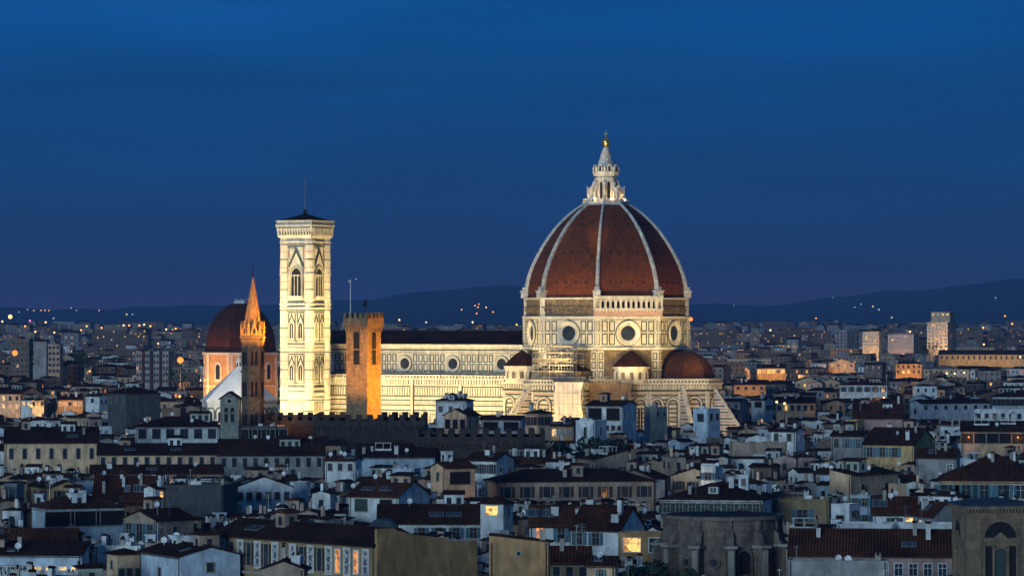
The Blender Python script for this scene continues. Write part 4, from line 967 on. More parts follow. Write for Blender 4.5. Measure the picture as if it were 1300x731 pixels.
K('orange lit palazzo','orange lit palazzo with two rows of windows, right half of the picture',1137,1170,1170,462,1900,477,'H','ochre',wins=[('L',5,2,1.4,2.0,.8,'d',[(1,1,'l'),(2,1,'l')])],clut=0,cat='palazzo')
K('pale far gable','pale cream gable house left of the orange lit palazzo',1052,1085,1085,461,1880,470,'Y','cream',wins=[('L',4,1,1.2,1.4,1,'d',[(0,0,'l'),(2,0,'l')])],clut=1)
K('orange lit row','orange lit row of houses, lamplight on its front, right of the dome',961,997,997,467,1760,480,'X','ochre',wins=[('L',6,1,2.2,2.4,1,'l',[(1,0,'a'),(4,0,'p')])],clut=1,cat='row house')
K('orange low wall house','low orange lit house just right of the cathedral choir',932,972,972,488,1600,498,'X','ochre',wins=[('L',4,1,1.6,1.6,1,'d',[])],clut=1)
K('shuttered white villa','white villa with teal shutters below the orange lit palazzo',1066,1126,1126,489,1480,502,'H','white',wins=[('L',6,1,1.5,2.4,.7,'b',[])],clut=2,cat='villa')
K('lit street houses','cream house with lamplit front just right of a white towerlike house',985,1035,1035,511,1300,526,'X','cream',wins=[('L',6,1,1.3,2,1,'d',[(1,0,'l')])],clut=2)
K('white gable church','long dark roofed church with a white gable front at right',1155,1169,1257,512,1240,530,'Y','white',62,wins=[('L',1,1,1.4,1.8,2.2,'d',[]),('R',7,1,1.3,1.3,1.0,'d',[])],clut=1,cat='church',roofk=1)
K('white dormered palace','white palace at the right edge with a row of dark windows under dormers',1259,1330,1330,504,1290,522,'H','white',wins=[('L',12,1,1.5,2.6,.8,'s',[])],clut=2,cat='palace',D=16)
K('teal roofed white building','low white building in front of the dormered palace at right',1237,1330,1330,520,1180,535,'F','white',wins=[('L',9,1,1.3,1.8,1.4,'d',[])],clut=2,cat='building',D=10)
K('reddish broad roof','broad low building under a big reddish roof, left of the white gable church',1083,1146,1146,531,1170,540,'X','pink',rise=4.6,clut=1,cat='building',roofk=2,D=20)
K('left lit house','cream house with amber lit windows at the far left edge',-25,26,55,500,1400,525,'X','cream',30,wins=[('L',6,2,1.4,1.7,1,'d',[(3,1,'l'),(4,1,'a'),(3,0,'l'),(5,1,'l')]),('R',3,1,1.2,1.6,1.5,'d',[])],clut=2)
K('small white roofs','low white house with lit lower windows right of the lit house, far left',27,40,56,508,1330,520,'H','white',40,wins=[('L',2,1,1.4,1.5,.6,'l',[]),('R',3,1,1.2,1.5,.6,'d',[(1,0,'a')])],clut=1)
K('orange strip house','house front glowing orange under a dark roof at far left',73,105,105,507,1345,516,'X','ochre',wins=[('L',5,1,1.2,1.4,1,'a',[(2,0,'d')])],clut=1)
K('white shed house','white gabled house left of the big dark grey barn at left',109,126,137,503,1290,518,'X','white',35,wins=[('L',1,1,1.4,1.6,1,'d',[])],clut=1)
K('dark grey barn','big dark grey windowless building with low hipped roof at left',137,160,204,500,1180,527,'H','dark',60,wins=[('L',3,1,1.0,1.8,1,'d',[])],clut=1,cat='barn')
K('small brown block','square brown stone block right of the dark grey barn',205,229,233,518,1120,532,'F','brown',20,clut=0,cat='building')
K('white colonnade house','white house with dark windows left of the small bell gable',172,278,278,542,1000,570,'H','white',wins=[('L',6,1,2.0,2.4,.5,'d',[]),('L',16,1,1.5,2.0,5.6,'o',[])],clut=2,D=16)
K('blue glazed terrace','dark blue glazed roof terrace between the small bell gable and the fortress wing',307,363,363,541,1000,556,'F','dark',wins=[('L',5,1,3.0,2.6,.7,'o',[])],clut=3,cat='building',D=9)
K('cream palace','long cream palace with seven tall dark windows at the left edge',6,125,125,561,960,595,'X','cream',rise=3.4,wins=[('L',7,1,.95,2.6,1.5,'d',[])],clut=2,cat='palace',D=16,roofk=1)
K('cream lower wing','lower cream wing with eleven dark windows right of the long cream palace',124,277,277,576,935,597,'X','cream',rise=2.2,wins=[('L',11,1,1.0,2.2,.7,'d',[])],clut=1,cat='palace wing',D=12,roofk=1)
K('grey wing','grey shaded wing continuing the cream palace wing, below the small bell gable',277.5,412,412,577,930,598,'X','grey',rise=3.4,wins=[('L',10,1,1.1,2.2,.7,'d',[])],clut=2,cat='palace wing',D=12,roofk=1)  # shade of this side-facing wall is put into its grey wall colour
K('tan ledge building','low tan range running in front of the cream palace wings',115,283,283,600,905,612,'X','tan',rise=1.6,clut=2,cat='building',D=8,wins=[('L',8,1,1.2,1.4,1.4,'d',[])])
K('blue sheeted roof house','white walled house left of a building roofed in blue sheeting',413,451,453,584,890,612,'X','white',20,wins=[('L',3,1,1.0,1.6,.8,'d',[])],clut=2)
K('blue sheeting','long house under blue grey roof sheeting below the dark crenellated palace',452,552,552,580,915,596,'S','blue',rise=2.6,clut=2,D=14)
K('white gable in front of range','white house with a blue shaded gable, under the low crenellated range',593,630,652,584,870,594,'X','white',28,wins=[('L',3,1,1.1,2.0,1.0,'g',[]),('R',2,1,1.1,1.8,2.0,'d',[])],clut=2)
K('loggia gable house','small cream gabled house with a dark glazed loggia on its right side',547,565,603,594,800,620,'Y','cream',58,wins=[('L',1,1,1.0,1.7,1.0,'d',[]),('R',1,1,5.0,2.6,.8,'o',[])],clut=2)
K('white attic house','white flat topped house before the cathedral aisle, dark roof edge on top',553,592,601,509,1130,530,'H','white',20,wins=[('L',3,1,1.2,1.6,1.6,'d',[])],clut=3)
K('columned loggia','cream gabled house with a columned loggia, below the white attic house',564,592,609,527,1075,548,'Y','cream',30,rise=1.6,wins=[('L',3,1,1.6,2.6,1.2,'o',[]),('R',2,1,1.3,2.4,1.3,'d',[])],clut=2)
K('long terrace house','dark roofed house with a shadowed terrace, between columned loggia and cream turret',610,662,664,532,1065,550,'X','blue',15,wins=[('L',2,1,4.2,2.4,.8,'o',[])],clut=3)
K('cream turret','square cream turret house with hipped roof before the left tribune scaffolding',667,684,701,525,1045,550,'H','cream',45,wins=[('L',2,1,1.3,2.2,.9,'s',[]),('R',2,1,1.3,2.2,.9,'s',[])],clut=1)
K('lamplit yard house','grey roofed house with amber lit yard between cream turret and white cube',700,728,732,540,1020,552,'X','ochre',15,wins=[('L',4,1,1.0,1.7,1.0,'d',[(0,0,'l')])],clut=1)
K('white cube','bright white cube house with one slit window and blue shaded side',731,755,770,534,985,566,'F','white',32,wins=[('L',1,1,.7,2.6,1.7,'d',[]),('R',1,1,.7,1.8,1.9,'d',[])],clut=1)
K('modern loggia','white house with wide dark glazed loggia under a flat dark roof below scaffolding',744,790,808,515,1075,540,'X','white',25,rise=1.2,wins=[('L',2,1,4.0,3.4,.7,'o',[]),('L',6,1,1.0,1.3,5.6,'d',[])],clut=1)
K('pale green turret','pale green house crowned by blue boxes, right of the brown scaffold netting',818,831,847,517,1095,535,'F','sage',42,wins=[('R',2,1,.9,1.3,1.2,'d',[])],clut=5)
K('blue flat house','pale blue flat roofed house below the right buttress of the choir',880,899,914,519,1085,538,'F','blue',40,wins=[('L',1,1,2.2,2.2,1.4,'d',[]),('R',2,1,1.3,1.8,1.4,'d',[])],clut=2)
K('white towerlike house','tall white house with dark attic window and dark right side, right of the choir',954,971,981,508,1120,532,'X','white',30,rise=1.2,wins=[('L',1,1,3.0,2.2,.6,'o',[])],clut=2)
K('white cottage','white house with two dark shuttered windows under a greenish roof',977,1010,1021,547,985,562,'X','white',32,wins=[('L',2,1,1.2,1.9,.7,'c',[])],clut=2,roofk=1)
K('tan parapet','low tan wall building with stepped crenels left of the white cottage',926,999,999,562,945,570,'F','tan',clut=2,cat='building',D=8)
K('roof box','small pale yellow roof box above the house with blue window',1074,1088,1096,533,1055,548,'F','yellow',35,clut=0)
K('blue window house','grey house with one blue shuttered window left of the yellow shuttered house',1055,1096,1104,553,965,575,'X','grey',22,wins=[('L',3,1,1.2,2.2,.8,'b',[(0,0,'c')])],clut=2)
K('yellow shuttered house','yellow house with teal shutters and a grey gable on its right',1096,1160,1188,564,900,592,'X','yellow',25,rise=3.4,wins=[('L',4,1,1.4,2.2,.8,'b',[(3,0,'-')]),('R',2,1,1.0,2.0,1.2,'d',[])],clut=3)
K('grey gable house','grey house with a small white window, right of the yellow shuttered house',1163,1214,1218,580,850,598,'X','grey',18,rise=1.6,wins=[('L',3,1,1.2,1.8,1.6,'p',[(0,0,'-'),(1,0,'-')])],clut=2)
_lt, _lL, _lD, _lz, _ = K('lamplit loggia','long cream loggia with dark openings and two amber lamps inside at right',1220,1300,1300,547,1000,570,'X','cream',wins=[('L',5,1,3.2,2.6,.6,'o',[])],clut=3,cat='loggia',D=12)
for q in (.12, .9):
    b = MB(); b.sphere((-_lL*(1-q), -.35, _lz-1.6), .26, 6); b.tube((-_lL*(1-q), -.35, _lz-1.4), (-_lL*(1-q), -.05, _lz-1.2), .03, 4); b.build('wall_lamp', [M_lit2], _lt); p = _lt.matrix_basis @ Vector((-_lL*(1-q), -.9, _lz-1.7)); point(p, 120, (1.0,.42,.08), .2)
K('big maroon roof','big house under a broad maroon roof above the arched stone tower',1192,1330,1330,611,740,632,'H','cream',rise=5.0,wins=[('L',6,1,2.6,2.6,.7,'b',[(4,0,'p')])],clut=2,D=22,roofk=2)
K('tan palace','long tan palace with a row of square dark windows in mid picture',618,632,878,612,820,642,'H','tan',80,rise=2.4,wins=[('R',8,1,1.5,2.3,1.0,'s',[])],clut=4,cat='palace',roofk=1)
K('cream slab','cream concrete gable wall with sloping stained side at right of centre',1053,1080,1140,603,780,632,'T','cream',38,rise=1.0,wins=[('R',2,1,1.4,2.2,2.0,'d',[])],clut=1,cat='building')
K('roof cabin','small white roof cabin with one window above the teal shuttered white house',890,908,914,592,790,610,'F','white',25,wins=[('L',1,1,1.5,1.4,1.3,'b',[])],clut=1,cat='cabin',name='roof_cabin')
K('white round window house','white house with a round red window in its small gable at left',285,299,370,618,770,640,'X','white',75,wins=[('R',6,1,1.0,1.5,1.1,'d',[])],clut=3)
K('blank white wall','blank pale blue white wall beside the white house with a round window',368,389,391,612,800,634,'F','white',10,clut=0,cat='building')
K('yellow vine house','olive yellow house with vine covered gable left of the brick block',38,66,104,618,800,634,'X','yellow',62,wins=[('R',2,1,1.1,1.6,.8,'s',[]),('L',2,1,1.1,1.6,.8,'d',[])],clut=2)
K('dark dish roof','building under a dark roof dotted with dishes, right of the vine house',118,204,206,634,770,642,'X','brown',12,rise=4.4,clut=8,cat='building')
K('white chimney gable','narrow white gable wall beside an amber lit window at left',183,197,205,620,745,645,'Y','white',40,clut=1,wins=[('R',1,1,1.3,1.6,.6,'l',[])])
K('brick block','big windowless dark brick block with a flat roof left of the round window house',207,283,286,616,745,658,'F','dark',8,clut=2,cat='building',D=14)
K('blue loggia house','white footed house with blue shadowed loggia under a long dark roof at left',40,60,157,646,690,684,'H','blue',66,wins=[('R',3,1,5.4,2.6,.5,'o',[]),('L',1,1,1.0,1.4,4.0,'d',[])],clut=2,rise=2.0)
K('arched window house','tan house with three tall arched green windows and a plain grey side',157,198,246,660,650,690,'Y','tan',42,rise=1.4,wins=[('L',3,1,1.4,3.2,.7,'b',[])],clut=2)
K('white loggia house','white house with dark shutters, a dark loggia and a blue right gable',443,506,545,630,720,658,'X','white',26,rise=2.6,wins=[('L',2,1,2.6,2.3,.6,'c',[(1,0,'o')]),('R',1,1,1.0,1.5,1.5,'d',[])],clut=2)
K('long white row','long white row house with blue shutters left of the white turret',480,612,612,663,670,684,'X','white',rise=2.7,wins=[('L',6,1,1.2,1.7,.9,'b',[(0,0,'-'),(1,0,'-')])],clut=2)
K('white turret','white turret with hipped roof and an amber lit double window',610,639,650,640,648,686,'H','white',24,rise=1.1,wins=[('L',1,1,2.2,1.5,.3,'l',[]),('R',1,1,.8,1.4,.5,'d',[])],clut=0,cat='turret')
K('blue shutter house','white house with blue shutters and one amber lit doorway, left of dormer house',672,726,728,664,630,698,'X','white',6,rise=2.7,wins=[('L',2,1,1.2,2.3,.7,'b',[(0,0,'a')])],clut=1)
K('dormer house','white house with glazed roof dormer and bright blue right gable',725,788,818,672,605,710,'X','white',27,rise=3.3,wins=[('L',3,1,1.2,1.9,.6,'b',[(2,0,'-')])],clut=2)
K('lit kitchen house','ochre house with a wide bright yellow lit kitchen window',786,851,853,676,590,712,'F','ochre',6,wins=[('L',2,1,2.6,2.1,.8,'l',[(1,0,'p')])],clut=0)
K('white shuttered house behind rotunda','white house with dark shutters and big maroon roof behind the stone rotunda',838,968,984,635,690,654,'H','white',12,rise=2.6,wins=[('L',8,1,1.2,1.7,.6,'g',[])],clut=5)
K('olive house','olive house with pale blue shutters and roof terrace right of the rotunda',985,1052,1056,634,700,664,'F','olive',8,wins=[('L',3,1,1.9,2.2,1.8,'b',[(0,0,'-'),(2,0,'-')])],clut=3)
K('white stair house','low white house with dark doorway before a taller pale blue tower house',1055,1078,1092,640,690,668,'F','white',35,wins=[('L',1,1,1.6,2.0,2.0,'o',[])],clut=0)
K('blue tower house','tall pale blue house with two small windows right of the low white house',1079,1104,1108,629,712,664,'F','blue',20,wins=[('L',2,2,1.0,1.4,.5,'b',[])],clut=1)
K('lamplit white house','white house with one amber lit window left of a grey gable',1108,1163,1166,650,672,668,'X','white',6,rise=2.4,wins=[('L',3,1,1.3,1.8,1.0,'g',[(2,0,'l'),(0,0,'-')])],clut=2)
K('grey lamplit gable','house with two amber wall lamps and a blue grey right gable',1164,1185,1214,654,658,670,'X','grey',58,rise=2.0,wins=[('L',2,1,.8,.9,1.0,'l',[])],clut=1)
K('long white parapet','long low white building with small dark slots behind the maroon roof',1062,1222,1222,666,640,684,'F','white',wins=[('L',10,1,1.0,.5,.8,'d',[])],clut=2,D=8,cat='building')
K('white stepped house','bright white low house left of the glass pyramid',1008,1052,1056,678,620,696,'S','white',8,rise=1.0,wins=[('L',4,1,.8,1.0,.8,'p',[(0,0,'-'),(1,0,'-')])],clut=1)
K('maroon long roof','long pinkish building with framed windows under a big maroon roof, beside the arched tower',1002,1224,1224,705,560,740,'X','pink',rise=3.2,wins=[('L',12,1,1.1,1.7,1.2,'p',[(0,0,'-'),(1,0,'-'),(2,0,'-'),(3,0,'-'),(4,0,'-'),(5,0,'-')])],clut=4,D=13,cat='building',roofk=2)
K('grey flat block','plain grey flat roofed block at the bottom, right of the rotunda',1000,1126,1128,712,525,745,'F','grey',5,clut=2,cat='building')
K('brick arcade range','long brown range with blind arches under a dark roof at the left edge',-40,96,97,686,615,702,'X','brown',3,rise=1.6,wins=[('L',8,1,1.8,1.3,.5,'c',[])],clut=1,cat='building')
K('pale blue canopy building','pale blue shed with a strip of lit windows, bottom left corner',-40,104,106,704,590,724,'S','blue',3,rise=1.6,wins=[('L',9,1,1.2,.5,1.8,'d',[(5,0,'l'),(6,0,'l'),(7,0,'l'),(8,0,'l')])],clut=1,cat='shed',D=7)
K('white box terrace','low white terrace house topped with white boxes above a small cream turret',120,178,180,693,600,712,'F','white',8,clut=5)
K('small cream turret','small cream turret with one dark window and tan right side, bottom left',136,149,177,704,565,732,'H','cream',60,rise=.7,wins=[('L',1,1,.7,1.2,.9,'d',[])],clut=0,cat='turret')
K('blue white house','blue white house with one small dark window at the bottom left',178,229,305,706,548,745,'X','blue',62,rise=1.2,wins=[('R',1,1,1.1,1.3,1.0,'d',[]),('L',1,1,1.0,1.5,2.0,'d',[])],clut=2)
K('beige bottom gable','plain beige gable end at the bottom edge below the painted palace',333,386,387,722,500,745,'Y','tan',4,rise=1.0,clut=1,cat='building')
K('ochre firewall','plain ochre wall block with one tiny window at the bottom centre',621,696,698,688,530,745,'T','ochre',4,rise=.9,wins=[('L',3,1,.45,.5,1.3,'d',[(0,0,'-'),(2,0,'-')])],clut=1,cat='building')
K('cream bottom house','small cream house with arched top and narrow blue window at the bottom',745,781,785,717,520,745,'X','cream',6,rise=.8,wins=[('L',1,1,.6,1.0,.6,'b',[])],clut=1)
K('long dark shed','long dark tiled shed below the house with dormer',698,748,750,712,560,735,'X','olive',5,rise=1.8,wins=[('L',3,1,1.0,1.3,.8,'d',[])],clut=1)

# painted palace: sgraffito panels between the windows, ochre fire wall on its right side
th = R(50); Yk = 530
Cx, L, D = solve(273, 476, 603, Yk, th); 
ze = CZ + (HY-692)/FOC*Yk
t, zr = house('long palace front painted with white ornamental panels between tall windows, ochre fire wall at right', 'palace', (Cx, Yk), L, 9.0, th, ze, 'X', 'olive', 1.9, (), 501, 2, None, 'painted_palace', 1)
reg('painted palace', 273, 603, 660, 748, plan(Cx, Yk, L, D, th), Yk+30)
M_sg = mat('sgraffito_plaster', (.62,.61,.58), (.13,.13,.15), scale=3.0, rough=.9, detail=3)
F = Face((0,0,0),(1,0,0),(0,-1,0)); n = 9
for i in range(n):
    u = -L + (i+.5)*L/n; b = MB()
    F.box(b, u-.62, u+.62, ze-4.3, ze-.7, -.05, .05, 0); F.frame(b, u-.78, u+.78, ze-4.5, ze-.55, .16, .09, 1)
    F.arch(b, u, .5, ze-3.9, ze-2.2, .04, .07, 2, 1.0); F.disc(b, u, ze-1.2, .24, .04, .07, 2, 10); F.disc(b, u, ze-2.9, .16, .06, .08, 1, 8)
    b.build('painted_panel', [M_sg, M_wf, mat('sgraffito_dark', (.09,.09,.11))], t)
    st = 'a' if i in (6, 7) else ('s' if i % 3 else 'd')
    if i < n-1 or True:
        uu = u + L/n/2
        if uu < -.5: link('window', wmesh(1.05, 3.2, st), t, (uu, 0, ze-4.1), 0)
b = MB(); F.box(b, -L, 0, ze-5.3, ze-4.9, -.05, .5, 0); F.box(b, -L, 0, ze-.35, ze-.05, -.05, .35, 1); b.build('string_course', [M_stonetrim, M_shutbr], t)
b = MB(); Fr = Face((0,0,0),(0,1,0),(1,0,0)); b.ext([Fr.p(u_*D,z_,.5) for u_,z_ in ((0,0),(1,0),(1,ze+.1),(.7,ze+.15),(.7,ze+.6),(.36,ze+1.3),(.18,ze+2.1),(.18,ze+2.3),(0,ze+2.3))], Fr.n*-.5)
b.build('fire_wall', [wallm('ochre')], t); b = MB(); b.box(-12,-.05,9.05,D,0,ze-1.2); b.build('rear_wing', [wallm('tan')], t)

# glass pyramid skylight on the long parapet building, blue barrel roof
p = px2w(1137, 681, 628); b = MB(); t = thing('glass_pyramid', 'blue glass pyramid roof light rising behind the long maroon roof', 'roof light', (p.x, p.y, 0))
n = 10; zb_ = p.z-.2; b.prism(octa(1.75, n, 0), zb_-9, zb_, 0); b.prism(octa(1.6, n, 0), zb_, zb_+3.0, 0, octa(.08, n, 0)); b.build('glazing', [M_slate], t)
b = MB()
for k in range(n):
    a = R(36*k); b.tube((1.62*math.cos(a),1.62*math.sin(a),zb_),(0,0,zb_+3.1),.06,4)
for f in (.25,.5,.75):
    for k in range(n): a, c = R(36*k), R(36*k+36); r = 1.64*(1-f); b.tube((r*math.cos(a),r*math.sin(a),zb_+3*f),(r*math.cos(c),r*math.sin(c),zb_+3*f),.05,4)
b.build('glazing_bars', [M_wf], t)
p = px2w(486, 672, 640); t = thing('vaulted_roof_house', 'small house under a blue green rounded metal roof behind the ochre fire wall', 'house', (p.x, p.y, 0))
b = MB(); b.box(-2.3,2.3,0,6,0,p.z); b.build('wall', [wallm('blue')], t)
b = MB(); b.ext([(2.5*math.cos(math.pi*i/12), -.2, p.z+.02+1.7*math.sin(math.pi*i/12)) for i in range(13)], (0,6.4,0)); b.build('roof', [M_slate], t)
reg('blue rounded metal roof', 468, 505, 658, 676, [(p.x-2.5,640),(p.x+2.5,640),(p.x+2.5,646),(p.x-2.5,646)], 640)

# ------------------------------------------------------------------ the stone rotunda
Yr = 572.0; cr = px2w(921, 0, Yr); cr.z = 0; rr = 8.6
rot = thing('rotunda', 'dark stone rotunda with buttress piers, round windows and a heavy cornice', 'rotunda', (cr.x, Yr+rr, 0))
reg('stone rotunda', 848, 1006, 648, 748, [(cr.x-9.5,Yr),(cr.x+9.5,Yr),(cr.x+9.5,Yr+18),(cr.x-9.5,Yr+18)], Yr)
zc = CZ + (HY-656)/FOC*Yr
b = MB(); n = 32; b.prism(octa(rr, n, 0), 0, zc-2.0); b.prism(octa(rr+.25, n, 0), zc-2.0, zc-1.6); b.prism(octa(rr+.15, n, 0), zc-1.6, zc-.5); b.prism(octa(rr+.75, n, 0), zc-.5, zc-.15); b.prism(octa(rr+.55, n, 0), zc-.15, zc)
b.build('wall', [M_rot], rot)
b = MB(); b.prism(octa(rr-.3, n, 0), zc, zc+.06, 0); b.build('roof', [mat('lead_roof', (.05,.05,.055), (.03,.03,.033), rough=.95, spec=.05)], rot)
for k in range(12):
    a = R(30*k + 4); rd = Vector((math.cos(a), math.sin(a), 0)); tg = Vector((-rd.y, rd.x, 0)); F = Face(rd*rr, tg, rd)
    b = MB(); F.box(b, -.62, .62, 0, zc-4.6, -.2, 1.9, 0); F.box(b, -.45, .45, 0, zc-4.9, 1.9, 2.1, 1); F.box(b, -.9, .9, zc-4.6, zc-4.2, -.2, 2.3, 1)
    b.ext([F.p(-.55,zc-4.2,1.3), F.p(-.55,zc-4.2,-.2), F.p(-.55,zc-2.1,-.2), F.p(-.55,zc-2.1,.25), F.p(-.55,zc-2.8,.7), F.p(-.55,zc-3.6,.85)], tg*1.1, 0)
    F.box(b, -.3, .3, zc-2.0, zc-.5, -.2, .45, 0)
    b.build('buttress_pier', [M_rot, M_stonetrim], rot)
    a = R(30*k + 4 + 15); rd = Vector((math.cos(a), math.sin(a), 0)); tg = Vector((-rd.y, rd.x, 0)); F = Face(rd*(rr*math.cos(R(5.6))), tg, rd)
    b = MB()
    if k % 3 == 0: F.arch(b, 0, 1.9, zc-8.5, zc-6.0, -.3, .12, 1); F.archring(b, 0, 2.0, .3, zc-8.5, zc-6.0, -.3, .3, 0); b.build('arched_niche', [M_rot, M_dark], rot)
    else: F.disc(b, 0, zc-6.8, .55, -.3, .1, 1, 14); F.ring(b, 0, zc-6.8, .5, .9, .06, .3, 0, 16); b.build('round_window', [M_rot, M_pane], rot)

# ------------------------------------------------------------------ the arched stone tower, bottom right
Yt = 500.0; a0 = px2w(1227, 0, Yt); ws = 9.6
at = thing('stone_tower', 'square brown ashlar tower with an arched three-part window and slate roof, bottom right corner', 'tower', (a0.x, Yt, 0), R(5))
reg('arched stone tower', 1219, 1320, 622, 745, [(a0.x,Yt),(a0.x+ws,Yt),(a0.x+ws,Yt+ws),(a0.x,Yt+ws)], Yt)
zt = CZ + (HY-651)/FOC*Yt; b = MB(); b.box(0, ws, 0, ws, 0, zt); b.build('wall', [M_arch], at)
F = Face((0,0,0),(1,0,0),(0,-1,0)); Fl = Face((0,ws,0),(0,-1,0),(-1,0,0)); Fr = Face((ws,0,0),(0,1,0),(1,0,0)); Fk = Face((ws,ws,0),(-1,0,0),(0,1,0))
b = MB(); b.box(-.5, ws+.5, -.5, ws+.5, zt+.5, zt+.9); b.box(-.15, ws+.15, -.15, ws+.15, zt, zt+.5)
for FF in (F, Fl, Fr, Fk):
    for i in range(22): u = .2+i*(ws-.4)/21; FF.box(b, u-.11, u+.11, zt+.12, zt+.48, .1, .48)
b.build('cornice', [M_arch], at)
b = MB(); b.box(-.62, ws+.62, -.62, ws+.62, zt+.9, zt+1.05); b.add([(-.62,-.62,zt+1.05),(ws+.62,-.62,zt+1.05),(ws+.62,ws+.62,zt+1.05),(-.62,ws+.62,zt+1.05),(ws/2,ws/2,zt+1.9)],[(0,1,4),(1,2,4),(2,3,4),(3,0,4)]); b.build('roof', [M_slate], at)
for FF in (F, Fl, Fr, Fk):
    b = MB(); uc = ws/2-.35; z0 = zt-8.4; sp = zt-3.2
    FF.frame(b, uc-2.7, uc+2.7, z0-.2, zt-.45, .22, .12, 0)
    FF.arch(b, uc, 4.2, sp-.0, sp, -.05, .04, 1); FF.archring(b, uc, 4.3, .28, sp, sp, -.05, .2, 0)
    for s in (-1.55, 1.55): FF.box(b, uc+s-.5, uc+s+.5, z0, sp-1.1, -.05, .05, 1)
    FF.arch(b, uc, 1.5, z0, sp-2.1, -.05, .06, 3, 1.0); FF.archring(b, uc, 1.55, .2, z0, sp-2.1, -.05, .25, 0)
    for s in (-2.2, -.95, .95, 2.2): FF.box(b, uc+s-.14, uc+s+.14, z0, sp-1.1, .0, .3, 0)
    FF.box(b, uc-2.4, uc+2.4, sp-1.05, sp-.75, -.05, .4, 0)
    b.ext([FF.p(uc-2.2,sp-.75,.3), FF.p(uc+2.2,sp-.75,.3), FF.p(uc+1.1,sp-.2,.3), FF.p(uc,sp+.75,.3), FF.p(uc-1.1,sp-.2,.3)], FF.n*-.28, 0)
    b.build('serlian_window', [M_arch, M_dark, M_stonetrim, M_shut], at)
# ------------------------------------------------------------------ the other houses between the named ones
reg('cathedral choir', 640, 935, 440, 523, [(-6,1205),(75,1205),(75,1280),(-6,1280)], 1225)
reg('cathedral nave', 420, 640, 420, 520, [(-82,1242),(-3,1228),(0,1280),(-75,1330)], 1262)
reg('white marble bell tower', 350, 425, 275, 518, [(-78,1257),(-58,1257),(-58,1279),(-78,1279)], 1268)
reg('orange lit square tower', 436, 486, 395, 522, [(cB.x-5,995),(cB.x+5,995),(cB.x+5,1005),(cB.x-5,1005)], 1000)
reg('white pyramid roof', 258, 345, 462, 506, [(cQ.x-14,1316),(cQ.x+14,1316),(cQ.x+14,1344),(cQ.x-14,1344)], 1330)
reg('domed chapel', 254, 354, 383, 488, [(cM.x-15,1505),(cM.x+15,1505),(cM.x+15,1535),(cM.x-15,1535)], 1520)
def sat(A, B):
    if abs(A[0][1]-B[0][1]) > 75 or abs(A[0][0]-B[0][0]) > 150: return False
    for P in (A, B):
        for i in range(len(P)):
            nx_, ny_ = P[(i+1)%len(P)][1]-P[i][1], P[i][0]-P[(i+1)%len(P)][0]
            a = [x*nx_+y*ny_ for x,y in A]; b_ = [x*nx_+y*ny_ for x,y in B]
            if max(a) <= min(b_) or max(b_) <= min(a): return False
    return True
NAMED = list(KEYS); used = set(); FILL = []
def relation(px, py, skip=()):
    best = None
    for k in NAMED:
        kx, ky = (k[1]+k[2])/2, (k[3]+k[4])/2; kx = min(max(kx,15),1285); ky = min(ky, 722)
        dx, dy = px-kx, (py-ky)*1.5; d = math.hypot(dx, dy) - .25*(k[2]-k[1])
        if k[0] in skip: continue
        if best is None or d < best[0]: best = (d, k, dx, dy)
    d, k, dx, dy = best
    w_ = ('right of' if dx > 0 else 'left of') if abs(dx) > abs(dy)*1.1 else ('below' if dy > 0 else 'behind')
    return w_, k[0]
def filler_label(colk, roof, feat, px, py):
    rw = {'X':'gabled','Y':'gable fronted','H':'hip roofed','F':'flat roofed','S':'lean-to'}[roof]
    base = '%s %s house%s' % (WORD[colk], rw, feat)
    skip = []
    for _ in range(6):
        w_, s_ = relation(px, py, skip); lab = '%s, %s the %s' % (base, w_, s_)
        if lab not in used and len(lab.split()) <= 16: break
        w0, s0 = w_, s_
        w2, s2 = relation(px, py, skip+[s_]); lab2 = '%s, %s the %s, %s the %s' % (base, w_, s_, w2, s2)
        if lab2 not in used and len(lab2.split()) <= 16: lab = lab2; break
        skip.append(s_)
    used.add(lab); return lab
rnd = random.Random(41)
MAXF = 245; nf = 0
pys = [742, 724, 708, 693, 679, 666, 654, 643, 632, 622, 612, 603, 594, 586, 578, 571, 564, 558, 552, 546, 541, 536]
cols_ = ['white']*7 + ['blue']*3 + ['cream']*4 + ['grey']*3 + ['tan']*3 + ['ochre', 'yellow', 'pink', 'brown', 'sage', 'white']
